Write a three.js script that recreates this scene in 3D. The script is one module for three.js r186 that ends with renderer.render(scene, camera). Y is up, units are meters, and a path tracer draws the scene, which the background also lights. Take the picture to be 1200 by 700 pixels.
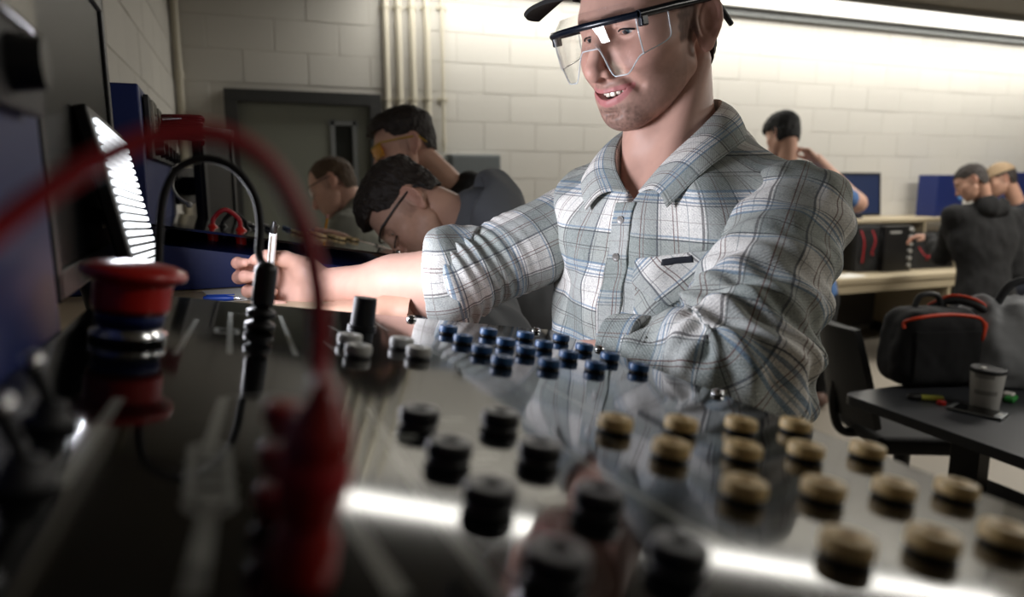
import * as THREE from 'three';
import { RoundedBoxGeometry } from 'three/addons/geometries/RoundedBoxGeometry.js';
import { mergeGeometries } from 'three/addons/utils/BufferGeometryUtils.js';
import { RectAreaLightUniformsLib } from 'three/addons/lights/RectAreaLightUniformsLib.js';

// ---------- camera, exposure, large lights ----------
const RAD = Math.PI / 180;
const scene = new THREE.Scene();
scene.background = new THREE.Color(0x000000);
const EYE_HEIGHT = 1.40, YAW = 20.76 * RAD, PITCH = 9.69 * RAD, FOCAL = 820;
const camera = new THREE.PerspectiveCamera(2 * Math.atan(350 / FOCAL) / RAD, 1200 / 700, 0.02, 40);
camera.position.set(0, EYE_HEIGHT, 0);
camera.lookAt(Math.sin(YAW) * Math.cos(PITCH), EYE_HEIGHT - Math.sin(PITCH), -Math.cos(YAW) * Math.cos(PITCH));
camera.focus = 0.92;
camera.userData.fStop = 3.6;
RectAreaLightUniformsLib.init();
const renderer = new THREE.WebGLRenderer();
renderer.toneMapping = THREE.LinearToneMapping;
renderer.toneMappingExposure = 1.2;
renderer.shadowMap.enabled = true;
const LAMP_STRIP = 7.5, LAMP_UNSEEN = 24, LAMP_DESK = 46;   // brightness of the wall strip, of the unseen ceiling lamps, of the light panel

// ---------- small helpers ----------
const V = (x, y, z) => new THREE.Vector3(x, y, z);
const E = { right: V(Math.cos(YAW), 0, Math.sin(YAW)), up: V(Math.sin(YAW) * Math.sin(PITCH), Math.cos(PITCH), -Math.cos(YAW) * Math.sin(PITCH)), fwd: V(Math.sin(YAW) * Math.cos(PITCH), -Math.sin(PITCH), -Math.cos(YAW) * Math.cos(PITCH)) };
const ray = (px, py) => V(0, 0, 0).addScaledVector(E.right, (px - 600) / FOCAL).addScaledVector(E.up, -(py - 350) / FOCAL).add(E.fwd);
const at = (px, py, depth) => ray(px, py).multiplyScalar(depth).add(camera.position);     // a point of the room seen at that place and depth
const onY = (px, py, y) => { const d = ray(px, py); return d.multiplyScalar((y - EYE_HEIGHT) / d.y).add(camera.position); };
const onZ = (px, py, z) => { const d = ray(px, py); return d.multiplyScalar(z / d.z).add(camera.position); };
const onX = (px, py, x) => { const d = ray(px, py); return d.multiplyScalar(x / d.x).add(camera.position); };
function random(seed) { let a = seed >>> 0; return () => { a = (a + 0x6d2b79f5) | 0; let t = Math.imul(a ^ (a >>> 15), 1 | a); t = (t + Math.imul(t ^ (t >>> 7), 61 | t)) ^ t; return ((t ^ (t >>> 14)) >>> 0) / 4294967296; }; }
const clamp = (x, a, b) => Math.min(b, Math.max(a, x)), mix = (a, b, t) => a + (b - a) * t, step01 = (a, b, x) => { const t = clamp((x - a) / (b - a), 0, 1); return t * t * (3 - 2 * t); };
function hash3(x, y, z) { let h = Math.imul(x, 374761393) ^ Math.imul(y, 668265263) ^ Math.imul(z, 2147483647 ^ 0x5bd1e995); h = Math.imul(h ^ (h >>> 13), 1274126177); return ((h ^ (h >>> 16)) >>> 0) / 4294967296; }
function noise(x, y, z) {
  const X = Math.floor(x), Y = Math.floor(y), Z = Math.floor(z), s = (t) => t * t * (3 - 2 * t), u = s(x - X), v = s(y - Y), w = s(z - Z);
  const h = (i, j, k) => hash3(X + i, Y + j, Z + k);
  return mix(mix(mix(h(0, 0, 0), h(1, 0, 0), u), mix(h(0, 1, 0), h(1, 1, 0), u), v), mix(mix(h(0, 0, 1), h(1, 0, 1), u), mix(h(0, 1, 1), h(1, 1, 1), u), v), w) * 2 - 1;
}
const used = new Map();
function numbered(name) { const n = used.get(name) ?? 0; used.set(name, n + 1); return n ? `${name}_${String(n).padStart(3, '0')}` : name; }
function tag(o, label, category, group) { Object.assign(o.userData, { label, category }); if (group) o.userData.group = group; return o; }
function shadows(m) { m.castShadow = m.receiveShadow = true; return m; }
function thing(name, label, category, p = [0, 0, 0], turn = 0, group) {
  const o = new THREE.Group(); o.name = numbered(name); o.rotation.y = turn;
  if (p.isVector3) o.position.copy(p); else o.position.set(...p);
  scene.add(o); return tag(o, label, category, group);
}
function part(name, geometry, material, parent, p, r) {
  const m = shadows(new THREE.Mesh(Array.isArray(geometry) ? join(geometry) : geometry, material)); m.name = numbered(name);
  if (p) p.isVector3 ? m.position.copy(p) : m.position.set(...p);
  if (r) m.rotation.set(...r);
  parent.add(m); return m;
}
function structure(name, geometry, material, p, r) { const m = part(name, geometry, material, scene, p, r); m.name = name; m.userData.kind = 'structure'; return m; }
function copy(o, name, label, group) { const c = o.clone(); c.name = numbered(name); c.userData = { ...o.userData }; if (label) c.userData.label = label; if (group) c.userData.group = group; c.traverse((k) => { if (k !== c) k.name = numbered(k.name.replace(/_\d{3}$/, '')); }); scene.add(c); return c; }
function join(list) {
  return mergeGeometries(list.map((g) => { g = g.index ? g.toNonIndexed() : g.clone(); for (const n of Object.keys(g.attributes)) if (!['position', 'normal', 'uv'].includes(n)) g.deleteAttribute(n); if (!g.attributes.uv) g.setAttribute('uv', new THREE.BufferAttribute(new Float32Array(g.attributes.position.count * 2), 2)); return g; }));
}
const moved = (g, x, y, z, rx = 0, ry = 0, rz = 0) => g.applyMatrix4(new THREE.Matrix4().compose(V(x, y, z), new THREE.Quaternion().setFromEuler(new THREE.Euler(rx, ry, rz)), V(1, 1, 1)));
const box = (w, h, d, x = 0, y = 0, z = 0, r = 0.002) => (r ? new RoundedBoxGeometry(w, h, d, 2, Math.min(r, w / 2.01, h / 2.01, d / 2.01)) : new THREE.BoxGeometry(w, h, d)).translate(x, y, z);
const tube = (points, radius, segments = 64, sides = 12, closed = false) => new THREE.TubeGeometry(new THREE.CatmullRomCurve3(points.map((p) => (p.isVector3 ? p : V(...p))), closed, 'centripetal'), segments, radius, sides, closed);
const cyl = (r0, r1, h, x = 0, y = 0, z = 0, n = 24) => new THREE.CylinderGeometry(r1, r0, h, n).translate(x, y + h / 2, z);
const lathe = (pts, n = 32) => new THREE.LatheGeometry(pts.map(([r, y]) => new THREE.Vector2(r, y)), n);
function rod(a, b, ra, rb = ra, n = 12) { const d = b.clone().sub(a), g = new THREE.CylinderGeometry(rb, ra, d.length(), n); return g.applyMatrix4(new THREE.Matrix4().compose(a.clone().add(b).multiplyScalar(0.5), new THREE.Quaternion().setFromUnitVectors(V(0, 1, 0), d.normalize()), V(1, 1, 1))); }
function canvasTexture(w, h, draw, srgb = true) {
  const c = document.createElement('canvas'); c.width = w; c.height = h; draw(c.getContext('2d'), w, h);
  const t = new THREE.CanvasTexture(c); t.wrapS = t.wrapT = THREE.RepeatWrapping; if (srgb) t.colorSpace = THREE.SRGBColorSpace; t.magFilter = THREE.LinearFilter; return t;
}
function noiseTexture(n, f) { const d = new Uint8Array(n * n * 4); for (let j = 0; j < n; j++) for (let i = 0; i < n; i++) { const v = clamp(f(i, j, n), 0, 1) * 255; d.set([v, v, v, 255], (j * n + i) * 4); } const t = new THREE.DataTexture(d, n, n); t.wrapS = t.wrapT = THREE.RepeatWrapping; t.magFilter = THREE.LinearFilter; t.needsUpdate = true; return t; }
const tiled = (x, y, n, cells, z) => { const u = x / n, v = y / n, a = (p, q) => noise(p * cells, q * cells, z); return mix(mix(a(u, v), a(u - 1, v), u), mix(a(u, v - 1), a(u - 1, v - 1), u), v); };

// ---------- materials ----------
const grit = noiseTexture(256, (i, j, n) => 0.5 + 0.28 * tiled(i, j, n, 64, 3) + 0.2 * tiled(i, j, n, 20, 7));
const smudge = noiseTexture(512, (i, j, n) => 0.32 + 0.2 * tiled(i, j, n, 9, 1) + 0.16 * tiled(i, j, n, 31, 5));
const std = (color, roughness = 0.6, more = {}) => new THREE.MeshPhysicalMaterial({ color, roughness, ...more });
const M = {
  block: [0.50, 0.49, 0.51].map((v) => std(new THREE.Color(v * 1.02, v * 0.985, v * 0.905), 0.75, { bumpMap: grit, bumpScale: 0.0012 })),
  mortar: std(new THREE.Color(0.47, 0.45, 0.41), 0.9), ceiling: std(0x6e6a62, 0.95), floor: std(0x7f786d, 0.45, { bumpMap: grit, bumpScale: 0.0004 }),
  blue: std(0x10235f, 0.42, { bumpMap: grit, bumpScale: 0.0002 }), navy: std(0x0c1638, 0.5), black: std(0x0b0b0c, 0.45), rubber: std(0x0a0a0b, 0.7), charcoal: std(0x1c1d1f, 0.6),
  grey: std(0x6d7070, 0.55), paleGrey: std(0x9a9a96, 0.5), white: std(0xd8d6d0, 0.5), chrome: std(0xd0d2d4, 0.18, { metalness: 1 }), steel: std(0x8d9092, 0.35, { metalness: 1 }),
  red: std(0xb8190f, 0.35, { clearcoat: 0.4 }), redSoft: std(0xa01218, 0.5), cableRed: std(0x9c1420, 0.45), beige: std(0xd9bc84, 0.45), blueKnob: std(0x24507e, 0.4), whiteKnob: std(0xb9b9b4, 0.45), blackKnob: std(0x17181b, 0.35), greyRing: std(0x6b6c6c, 0.4),
  desk: std(0xb5a78e, 0.5, { bumpMap: grit, bumpScale: 0.0003 }), door: std(0x6f7268, 0.5), doorFrame: std(0x2c2d2d, 0.5), pipe: std(0xb9b3a2, 0.5), tableTop: std(0x34363a, 0.38), paper: std(0xd9d7d0, 0.8),
  glass: new THREE.MeshPhysicalMaterial({ color: 0xffffff, transmission: 1, thickness: 0, roughness: 0.02, ior: 1.5 }),
  screen: std(0x08090a, 0.35, { specularIntensity: 0.4 }), screenBlue: std(0x16284e, 0.4),
};
// ---------- the room ----------
const WALL_Z = -4.9, LEFT_X = -0.36, RIGHT_X = 8.2, REAR_Z = 2.6, CEIL = 2.77;
structure('floor', box(RIGHT_X - LEFT_X + 0.4, 0.1, REAR_Z - WALL_Z + 0.4, (RIGHT_X + LEFT_X) / 2, -0.05, (REAR_Z + WALL_Z) / 2, 0), M.floor);
structure('ceiling', box(RIGHT_X - LEFT_X + 0.4, 0.1, REAR_Z - WALL_Z + 0.4, (RIGHT_X + LEFT_X) / 2, CEIL + 0.05, (REAR_Z + WALL_Z) / 2, 0), M.ceiling);
const wallBack = structure('wall_back', box(RIGHT_X - LEFT_X + 0.4, CEIL, 0.15, (RIGHT_X + LEFT_X) / 2, CEIL / 2, WALL_Z - 0.0785, 0), M.mortar);
const wallLeft = structure('wall_left', box(0.15, CEIL, REAR_Z - WALL_Z, LEFT_X - 0.0785, CEIL / 2, (REAR_Z + WALL_Z) / 2, 0), M.mortar);
structure('wall_right', box(0.15, CEIL, REAR_Z - WALL_Z, RIGHT_X + 0.075, CEIL / 2, (REAR_Z + WALL_Z) / 2, 0), M.ceiling);
structure('wall_rear', box(RIGHT_X - LEFT_X + 0.4, CEIL, 0.15, (RIGHT_X + LEFT_X) / 2, CEIL / 2, REAR_Z + 0.075, 0), M.ceiling);
{ // painted concrete blocks, each its own piece: a bevelled face with side strips, recessed joints
  const W = 0.4, H = 0.2, J = 0.0020, bevel = 0.0025, depth = 0.025;
  const blockShape = (w) => {
    const a = w / 2 - J, b = H / 2 - J, p = [], idx = [], uv = [], ring = (x, y, z) => [[-x, -y, z], [x, -y, z], [x, y, z], [-x, y, z]];
    const rings = [ring(a, b, 0), ring(a, b, depth - bevel), ring(a - bevel, b - bevel, depth)];
    const quad = (q) => { const n = p.length / 3; for (const c of q) { p.push(...c); uv.push(c[0] * 5, c[1] * 5); } idx.push(n, n + 1, n + 2, n, n + 2, n + 3); };
    for (let k = 0; k < 2; k++) for (let i = 0; i < 4; i++) quad([rings[k][i], rings[k][(i + 1) % 4], rings[k + 1][(i + 1) % 4], rings[k + 1][i]]);
    quad(rings[2]);
    const g = new THREE.BufferGeometry(); g.setAttribute('position', new THREE.Float32BufferAttribute(p, 3)); g.setAttribute('uv', new THREE.Float32BufferAttribute(uv, 2)); g.setIndex(idx); g.computeVertexNormals(); return g;
  };
  const full = blockShape(W), half = blockShape(W / 2), rnd = random(11);
  const door = { x0: onZ(262, 106, WALL_Z).x, x1: onZ(443, 114, WALL_Z).x, y1: onZ(350, 109, WALL_Z).y };
  const rest = [];
  for (let j = 0; j < 14; j++) for (let i = 0; i < 22; i++) {
    const x = LEFT_X + (i + (j % 2 ? 0 : 0.5)) * W + 0.0, y = (j + 0.5) * H;
    if (x + W / 2 > RIGHT_X + 0.2) continue;
    if (y - H / 2 < door.y1 - 0.02 && x > door.x0 && x < door.x1) continue;
    const dz = (rnd() - 0.5) * 0.003, m = M.block[Math.floor(rnd() * 3)], cut = x - W / 2 < LEFT_X - 0.01;
    const g = cut ? half : full, px = cut ? x + W / 4 : x;
    if (j < 3 || x > 6.6) { rest.push(g.clone().translate(px, y, WALL_Z - 0.025 + dz)); continue; }
    part('concrete_block', g, m, wallBack, [px, y, WALL_Z - 0.025 + dz]);
  }
  part('lower_blocks', rest, M.block[0], wallBack).userData.kind = 'stuff';
  const rest2 = [];
  for (let j = 5; j < 14; j++) for (let i = 0; i < 13; i++) {
    const z = WALL_Z + (i + (j % 2 ? 0.5 : 1)) * W, y = (j + 0.5) * H, dx = (rnd() - 0.5) * 0.003;
    if (i > 9) { rest2.push(moved(full.clone(), LEFT_X - 0.025 + dx, y, z, 0, Math.PI / 2, 0)); continue; }
    part('concrete_block', full, M.block[Math.floor(rnd() * 3)], wallLeft, [LEFT_X - 0.025 + dx, y, z], [0, Math.PI / 2, 0]);
  }
  part('nearer_blocks', rest2, M.block[1], wallLeft).userData.kind = 'stuff';
  // the door
  const d = new THREE.Group(); d.name = 'door_1'; d.userData = { kind: 'structure', label: 'grey steel door with a narrow glazed slot in a dark frame' }; scene.add(d);
  const w = door.x1 - door.x0, cx = (door.x0 + door.x1) / 2, f = 0.075, zf = WALL_Z + 0.05;
  d.position.set(cx, 0, zf);
  part('door_frame', [box(f, door.y1 - f, 0.12, -w / 2 + f / 2, (door.y1 - f) / 2, 0), box(f, door.y1 - f, 0.12, w / 2 - f / 2, (door.y1 - f) / 2, 0), box(w, f, 0.12, 0, door.y1 - f / 2, 0)], M.doorFrame, d);
  const sx0 = onZ(389, 147, WALL_Z).x - cx, sx1 = onZ(413, 147, WALL_Z).x - cx, sy1 = onZ(400, 147, WALL_Z).y, sy0 = onZ(400, 222, WALL_Z).y, e = w / 2 - f, t = door.y1 - f;
  part('door_leaf', [box(sx0 + e, t, 0.045, (sx0 - e) / 2, t / 2, -0.02, 0.001), box(e - sx1, t, 0.045, (e + sx1) / 2, t / 2, -0.02, 0.001), box(sx1 - sx0, t - sy1, 0.045, (sx0 + sx1) / 2, (t + sy1) / 2, -0.02, 0.001), box(sx1 - sx0, sy0, 0.045, (sx0 + sx1) / 2, sy0 / 2, -0.02, 0.001)], M.door, d);
  part('window_frame', [box(0.03, sy1 - sy0 + 0.06, 0.06, sx0 - 0.005, (sy0 + sy1) / 2, -0.012), box(0.03, sy1 - sy0 + 0.06, 0.06, sx1 + 0.005, (sy0 + sy1) / 2, -0.012), box(sx1 - sx0 + 0.06, 0.03, 0.06, (sx0 + sx1) / 2, sy1 + 0.01, -0.012), box(sx1 - sx0 + 0.06, 0.03, 0.06, (sx0 + sx1) / 2, sy0 - 0.01, -0.012)], M.grey, d);
  part('window_pane', box(sx1 - sx0, sy1 - sy0, 0.008, (sx0 + sx1) / 2, (sy0 + sy1) / 2, -0.03, 0.001), std(0x2a2d2b, 0.2), d);
  part('door_handle', [cyl(0.025, 0.025, 0.02, e - 0.09, 0.98, 0.01).rotateX(0), rod(V(e - 0.09, 0.99, 0.02), V(e - 0.21, 0.99, 0.05), 0.011)], M.steel, d);
}
{ // conduits on the wall
  const xs = [453, 468, 484, 501, 519];
  xs.forEach((px, i) => {
    const p = onZ(px, 80, WALL_Z + 0.03), r = i === 4 ? 0.012 : 0.022, bottom = onZ(px, [185, 186, 183, 186, 178][i], WALL_Z + 0.03).y;
    const c = thing('conduit_pipe', ['cream painted conduit nearest the door, leftmost of the five on the wall', 'cream painted conduit on the block wall, second from the door', 'cream painted conduit in the middle of the five wall pipes', 'cream painted conduit on the block wall, fourth from the door', 'thinnest cream painted conduit, farthest of the five from the door'][i], 'pipe', [p.x, bottom, p.z], 0, 'vertical conduits between the door and the main man');
    part('pipe', cyl(r, r, CEIL - bottom, 0, 0, 0, 20), M.pipe, c);
    for (const y of [onZ(px, 117, WALL_Z).y - bottom, onZ(px, 10, WALL_Z).y - bottom]) part('clamp', [box(0.075, 0.024, 0.012, 0, y, -0.022), moved(new THREE.TorusGeometry(r + 0.002, 0.004, 8, 20), 0, y, 0, Math.PI / 2, 0, 0)], M.pipe, c);
    part('coupling', cyl(r + 0.005, r + 0.005, 0.05, 0, 0.04, 0, 20), M.pipe, c);
  });
  const c = thing('conduit_pipe', 'cream painted conduit running up the corner of the two block walls', 'pipe', [LEFT_X + 0.035, 0.9, WALL_Z + 0.035]);
  part('pipe', cyl(0.022, 0.022, CEIL - 0.9, 0, 0, 0, 20), M.pipe, c); part('coupling', cyl(0.028, 0.028, 0.05, 0, 1.1, 0, 20), M.pipe, c); part('clamp', box(0.08, 0.024, 0.014, 0, 0.8, -0.024), M.pipe, c);
  // electrical boxes
  const a = onZ(526, 181, WALL_Z + 0.08), b = onZ(584, 226, WALL_Z + 0.08), bw = b.x - a.x, bh = 0.5;
  const e = thing('electrical_box', 'large grey metal electrical box on the wall below the conduits', 'electrical box', [(a.x + b.x) / 2, a.y - bh, WALL_Z + 0.06]);
  part('housing', box(bw, bh, 0.14, 0, bh / 2, 0, 0.004), std(0x5c6264, 0.5), e); part('cover', box(bw - 0.02, bh - 0.02, 0.012, 0, bh / 2, 0.074, 0.004), std(0x62686a, 0.5), e); part('latch', box(0.02, 0.05, 0.015, bw / 2 - 0.03, bh / 2, 0.085), M.steel, e);
  const a2 = onZ(490, 183, WALL_Z + 0.05).x, e2 = thing('electrical_box', 'narrow grey wireway box where the conduits end beside the larger box', 'electrical box', [(a2 + a.x) / 2, a.y - 0.52, WALL_Z + 0.04]);
  part('housing', box(a.x - a2 - 0.01, 0.5, 0.1, 0, 0.25, 0, 0.004), std(0x50564f, 0.55), e2); part('cover', box(a.x - a2 - 0.03, 0.48, 0.01, 0, 0.25, 0.054, 0.003), std(0x565c56, 0.55), e2);
}
// ---------- lamps ----------
function ceilingLamp(label, x0, x1, z, depth, power, warm, group, turn = 0) { // a row of ceiling panels: frame, one glowing diffuser per panel and a light of the row's size just under the glow
  const w = x1 - x0, y = CEIL - 0.03, l = thing('ceiling_lamp', label, 'lamp', [(x0 + x1) / 2, y, z], turn, group), color = new THREE.Color(...warm);
  part('frame', [box(w + 0.05, 0.04, 0.025, 0, 0.008, depth / 2 + 0.012), box(w + 0.05, 0.04, 0.025, 0, 0.008, -depth / 2 - 0.012), box(0.025, 0.04, depth, w / 2 + 0.012, 0.008, 0), box(0.025, 0.04, depth, -w / 2 - 0.012, 0.008, 0), box(w, 0.01, depth, 0, 0.024, 0)], M.paleGrey, l);
  const n = Math.max(1, Math.round(w / 1.2)), glow = new THREE.MeshStandardMaterial({ color: 0x888888, emissive: color, emissiveIntensity: Math.min(power * 0.5, 1.7), roughness: 0.6 });
  for (let i = 0; i < n; i++) part('diffuser', box(w / n - 0.012, 0.016, depth - 0.006, -w / 2 + (i + 0.5) * w / n, 0, 0, 0.003), glow, l);
  const a = new THREE.RectAreaLight(color, power, w, depth); a.position.y = -0.012; a.rotation.x = -Math.PI / 2; l.add(a);
  return l;
}
ceilingLamp('long row of bright ceiling light panels along the top of the block wall', 0.9, 8.1, -4.56, 0.40, LAMP_STRIP, [1, 0.965, 0.89]);
structure('trim_1', box(RIGHT_X - 0.8, 0.05, 0.03, (RIGHT_X + 0.8) / 2, CEIL - 0.06, WALL_Z + 0.05), M.grey);

ceilingLamp('unseen ceiling light panel out of frame at the right, lighting the block wall and the bags', 4.2, 6.6, -2.2, 0.5, LAMP_UNSEEN, [1, 0.955, 0.88], 'unseen ceiling panels over the room');  // out of view, placed to even the light on the block wall and bags
ceilingLamp('unseen ceiling light panel behind the camera at the right, lighting the man in plaid', 2.6, 5.0, 0.6, 0.5, LAMP_UNSEEN * 0.45, [1, 0.955, 0.88], 'unseen ceiling panels over the room');  // out of view behind the camera, placed to light the plaid sleeve and face
// ---------- training consoles along the left wall ----------
const TURN = 2.37 * RAD, SLOPE = 0.167, FALL = 0.027, DROP = 0.0925, DESK_Y = EYE_HEIGHT - 0.180;
const AX = V(Math.cos(TURN), 0, -Math.sin(TURN)), AD = V(-Math.sin(TURN), 0, -Math.cos(TURN));          // across the console (down its slope), and away along the wall
const spot = (across, away, y) => V(0, y, 0).addScaledVector(AX, across).addScaledVector(AD, away);
const panelY = (across, away) => EYE_HEIGHT - DROP - SLOPE * across - FALL * away;
const PN = V(0, 1, 0).addScaledVector(AX, SLOPE).addScaledVector(AD, FALL).normalize();
function onPanel(px, py) { const d = ray(px, py), t = -DROP * PN.y / d.dot(PN), p = d.multiplyScalar(t); return { a: p.dot(AX), d: p.dot(AD) }; }
const A0 = -0.088, CORNER = onPanel(647, 387), A1 = CORNER.a, END = CORNER.d, START = -0.28;
const LEN = END - START, WID = A1 - A0;
// local frame of a console: x across, y up, z towards the near end; its origin is on the desk at the low far corner
const toConsole = (across, away, up) => V(across - A1, panelY(across, away) - DESK_Y + up, END - away);
const upright = new THREE.Quaternion().setFromUnitVectors(V(0, 1, 0), V(SLOPE, 1, -FALL).normalize());
const panelPrint = canvasTexture(1024, 2048, (c, w, h) => {
  c.fillStyle = '#070809'; c.fillRect(0, 0, w, h);
  const X = (a) => (a - A0) / WID * w, Y = (d) => (END - d) / LEN * h;
  const go = (pts, width, color = '#8c8e88') => { c.strokeStyle = color; c.lineWidth = width; c.lineJoin = 'round'; c.beginPath(); pts.forEach(([x, y], i) => { const p = onPanel(x, y); i ? c.lineTo(X(p.a), Y(p.d)) : c.moveTo(X(p.a), Y(p.d)); }); c.stroke(); };
  const thick = 9;
  go([[231, 374], [206, 416]], thick); go([[270, 366], [269, 415]], thick); go([[328, 370], [347, 417]], thick); go([[270, 367], [328, 370]], 3);
  go([[262, 466], [243, 530]], 12); go([[248, 585], [226, 699]], 14); go([[140, 466], [70, 570]], 12); go([[262, 466], [332, 460]], 4);
  go([[430, 476], [500, 590], [588, 699]], 12); go([[420, 622], [470, 699]], 15); go([[395, 575], [430, 640]], 12); go([[372, 600], [340, 560]], 8, '#4b4d49');
  go([[595, 480], [690, 545], [800, 612], [960, 699]], 10); go([[640, 452], [760, 520], [830, 560]], 8); go([[470, 392], [540, 430]], 7); go([[510, 448], [700, 500], [760, 560]], 4, '#4c4e4a');
  go([[416, 462], [600, 470]], 3, '#4c4e4a'); go([[385, 382], [405, 392]], 6); go([[380, 400], [395, 412]], 6); go([[440, 378], [455, 388]], 5);
  // component symbols: a coil on the near line, a resistor zig-zag and plate marks
  const p = onPanel(246, 556); c.strokeStyle = '#8b8d88'; c.lineWidth = 8;
  for (let k = -2; k <= 2; k++) { c.beginPath(); c.ellipse(X(p.a), Y(p.d) + k * 26, 15, 18, 0, 0, 7); c.stroke(); }
  const q = onPanel(266, 388); c.strokeRect(X(q.a) - 16, Y(q.d) - 20, 32, 40);
  c.fillStyle = '#85877f'; for (const [x, y] of [[528, 492], [565, 535], [470, 512], [655, 585]]) { const s = onPanel(x, y); c.fillRect(X(s.a) - 16, Y(s.d) - 8, 34, 12); c.fillRect(X(s.a) - 16, Y(s.d) + 8, 24, 8); }
  c.fillStyle = '#8d8f8a'; const t = onPanel(78, 345); c.fillRect(X(t.a) - 14, Y(t.d) - 20, 36, 44);
});
M.panel = new THREE.MeshPhysicalMaterial({ color: 0xffffff, map: panelPrint, roughness: 0.07, ior: 1.55, specularIntensity: 1 });
const knobShape = (s) => [lathe([[0.0001, 0], [0.0080, 0], [0.0080, 0.0010], [0.0072, 0.0013], [0.0072, 0.0022]], 20), lathe([[0.0066, 0.0015], [0.0084, 0.0017], [0.0086, 0.0024], [0.0085, 0.0064], [0.0078, 0.0074], [0.0040, 0.0074], [0.0034, 0.0068], [0.0034, 0.0050], [0.0001, 0.0050]], 24)];
const topDisc = lathe([[0.0038, 0.0073], [0.0038, 0.0078], [0.0076, 0.0078], [0.0078, 0.0073]], 24);
const [collarShape, capShape] = knobShape();
function knob(parent, across, away, cap, ring = M.blackKnob, s = 1) {
  const k = part('terminal_knob', collarShape, ring, parent, toConsole(across, away, 0)); k.quaternion.copy(upright); k.scale.setScalar(s);
  part('cap', capShape, cap, k); if (cap === M.blackKnob) part('top_ring', topDisc, M.greyRing, k); return k;
}
const screwShape = lathe([[0.0001, 0], [0.0052, 0], [0.0052, 0.001], [0.0042, 0.0035], [0.002, 0.0045], [0.0001, 0.0047]], 20);
const knobSpots = [
  [M.blueKnob, M.blackKnob, 1, [[525, 388], [542, 399], [564, 412], [588, 425], [572, 391], [592, 403], [616, 413], [643, 428], [615, 395], [637, 406], [666, 418], [697, 431], [657, 398], [684, 409], [714, 420], [748, 433]]],
  [M.whiteKnob, M.greyRing, 1.08, [[409, 400], [419, 413], [470, 404], [490, 415]]],
  [M.blackKnob, M.greyRing, 1.12, [[490, 492], [585, 495], [525, 532], [631, 533], [572, 585], [700, 590], [650, 665], [792, 655]]],
  [M.beige, M.blackKnob, 1.1, [[720, 500], [797, 501], [867, 501], [931, 502], [785, 530], [869, 532], [943, 532], [1015, 532], [870, 577], [963, 578], [1046, 578], [1119, 578], [990, 645], [1091, 640], [1176, 632]]],
];
function makeConsole(label, cabEnd, cw) {
  const c = thing('training_console', label, 'console', spot(A1, END, DESK_Y), TURN);
  // panel: thin glossy plate with a printed circuit, on a blue sheet metal wedge
  const plate = new THREE.BufferGeometry(), corners = [[A0, END], [A1, END], [A1, START], [A0, START]], pos = [], uv = [], idx = [];
  const push = (q, uvs) => { const n = pos.length / 3; q.forEach((v, i) => { pos.push(v.x, v.y, v.z); uv.push(...uvs[i]); }); idx.push(n, n + 2, n + 1, n, n + 3, n + 2); };
  const top = corners.map(([a, d]) => toConsole(a, d, 0)), low = corners.map(([a, d]) => toConsole(a, d, -0.004));
  push(top, [[0, 1], [1, 1], [1, 0], [0, 0]]);
  push([...low].reverse(), [[0, 0], [0, 0], [0, 0], [0, 0]]);
  for (let i = 0; i < 4; i++) push([top[(i + 1) % 4], top[i], low[i], low[(i + 1) % 4]], [[0, 0], [0, 0], [0, 0], [0, 0]]);
  plate.setAttribute('position', new THREE.Float32BufferAttribute(pos, 3)); plate.setAttribute('uv', new THREE.Float32BufferAttribute(uv, 2)); plate.setIndex(idx); plate.computeVertexNormals();
  part('panel', plate, M.panel, c);
  const wedge = new THREE.Shape(), yl = (a) => panelY(a, END) - DESK_Y - 0.006, drop = FALL * LEN;
  wedge.moveTo(A0 - A1, 0.001); wedge.lineTo(-0.004, 0.001); wedge.lineTo(-0.004, Math.max(yl(A1), 0.004)); wedge.lineTo(A0 - A1, yl(A0)); wedge.closePath();
  part('housing', new THREE.ExtrudeGeometry(wedge, { depth: LEN - 0.008, bevelEnabled: false }).translate(0, 0, 0.004), M.blue, c);
  // upright cabinet behind, with a front of dark instrument modules
  const ch = EYE_HEIGHT + 0.145 - DESK_Y, cz = END - cabEnd, cl = LEN - cz;
  part('cabinet', box(cw, ch, cl, A0 - A1 - cw / 2 - 0.002, ch / 2, cz + cl / 2, 0.004), M.blue, c);
  const cols = Math.round(cl / 0.16);
  for (let i = 0; i < cols; i++) {
    const z = cz + 0.03 + (i + 0.5) * (cl - 0.06) / cols, w = (cl - 0.06) / cols - 0.012;
    const m = part('instrument_module', box(0.008, 0.10, w, A0 - A1 + 0.004, ch - 0.062, z, 0.002), M.charcoal, c);
    part('meter_glass', box(0.006, 0.055, w * 0.6, A0 - A1 + 0.01, ch - 0.045, z, 0.002), std(0x9a988e, 0.15), m);
    part('dial', moved(cyl(0.014, 0.012, 0.016), A0 - A1 + 0.006, ch - 0.092, z, 0, 0, -Math.PI / 2), M.blackKnob, m);
  }
  for (const [m, r, s, list] of knobSpots) for (const [x, y] of list) { const q = onPanel(x, y), p = onPanel(x, y + 0.14 * 0.0172 * s * FOCAL / Math.hypot(q.a, q.d)); knob(c, p.a, p.d, m, r, s); }
  // column of tip jacks further down the slope, repeated towards the near end where the picture leaves the panel
  for (const [x, y] of [[482, 375], [628, 389], [714, 411], [857, 464]]) { const p = onPanel(x, y); const s = part('screw', screwShape, M.chrome, c, toConsole(Math.min(p.a, A1 - 0.006), Math.min(p.d, END - 0.006), 0)); s.quaternion.copy(upright); }
  for (const away of [0.05, -0.15]) { const s = part('screw', screwShape, M.chrome, c, toConsole(A1 - 0.008, away, 0)); s.quaternion.copy(upright); }
  return c;
}
const console0 = makeConsole('black glossy training console panel with rows of coloured knobs filling the foreground', 0.5, 0.2);
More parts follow.
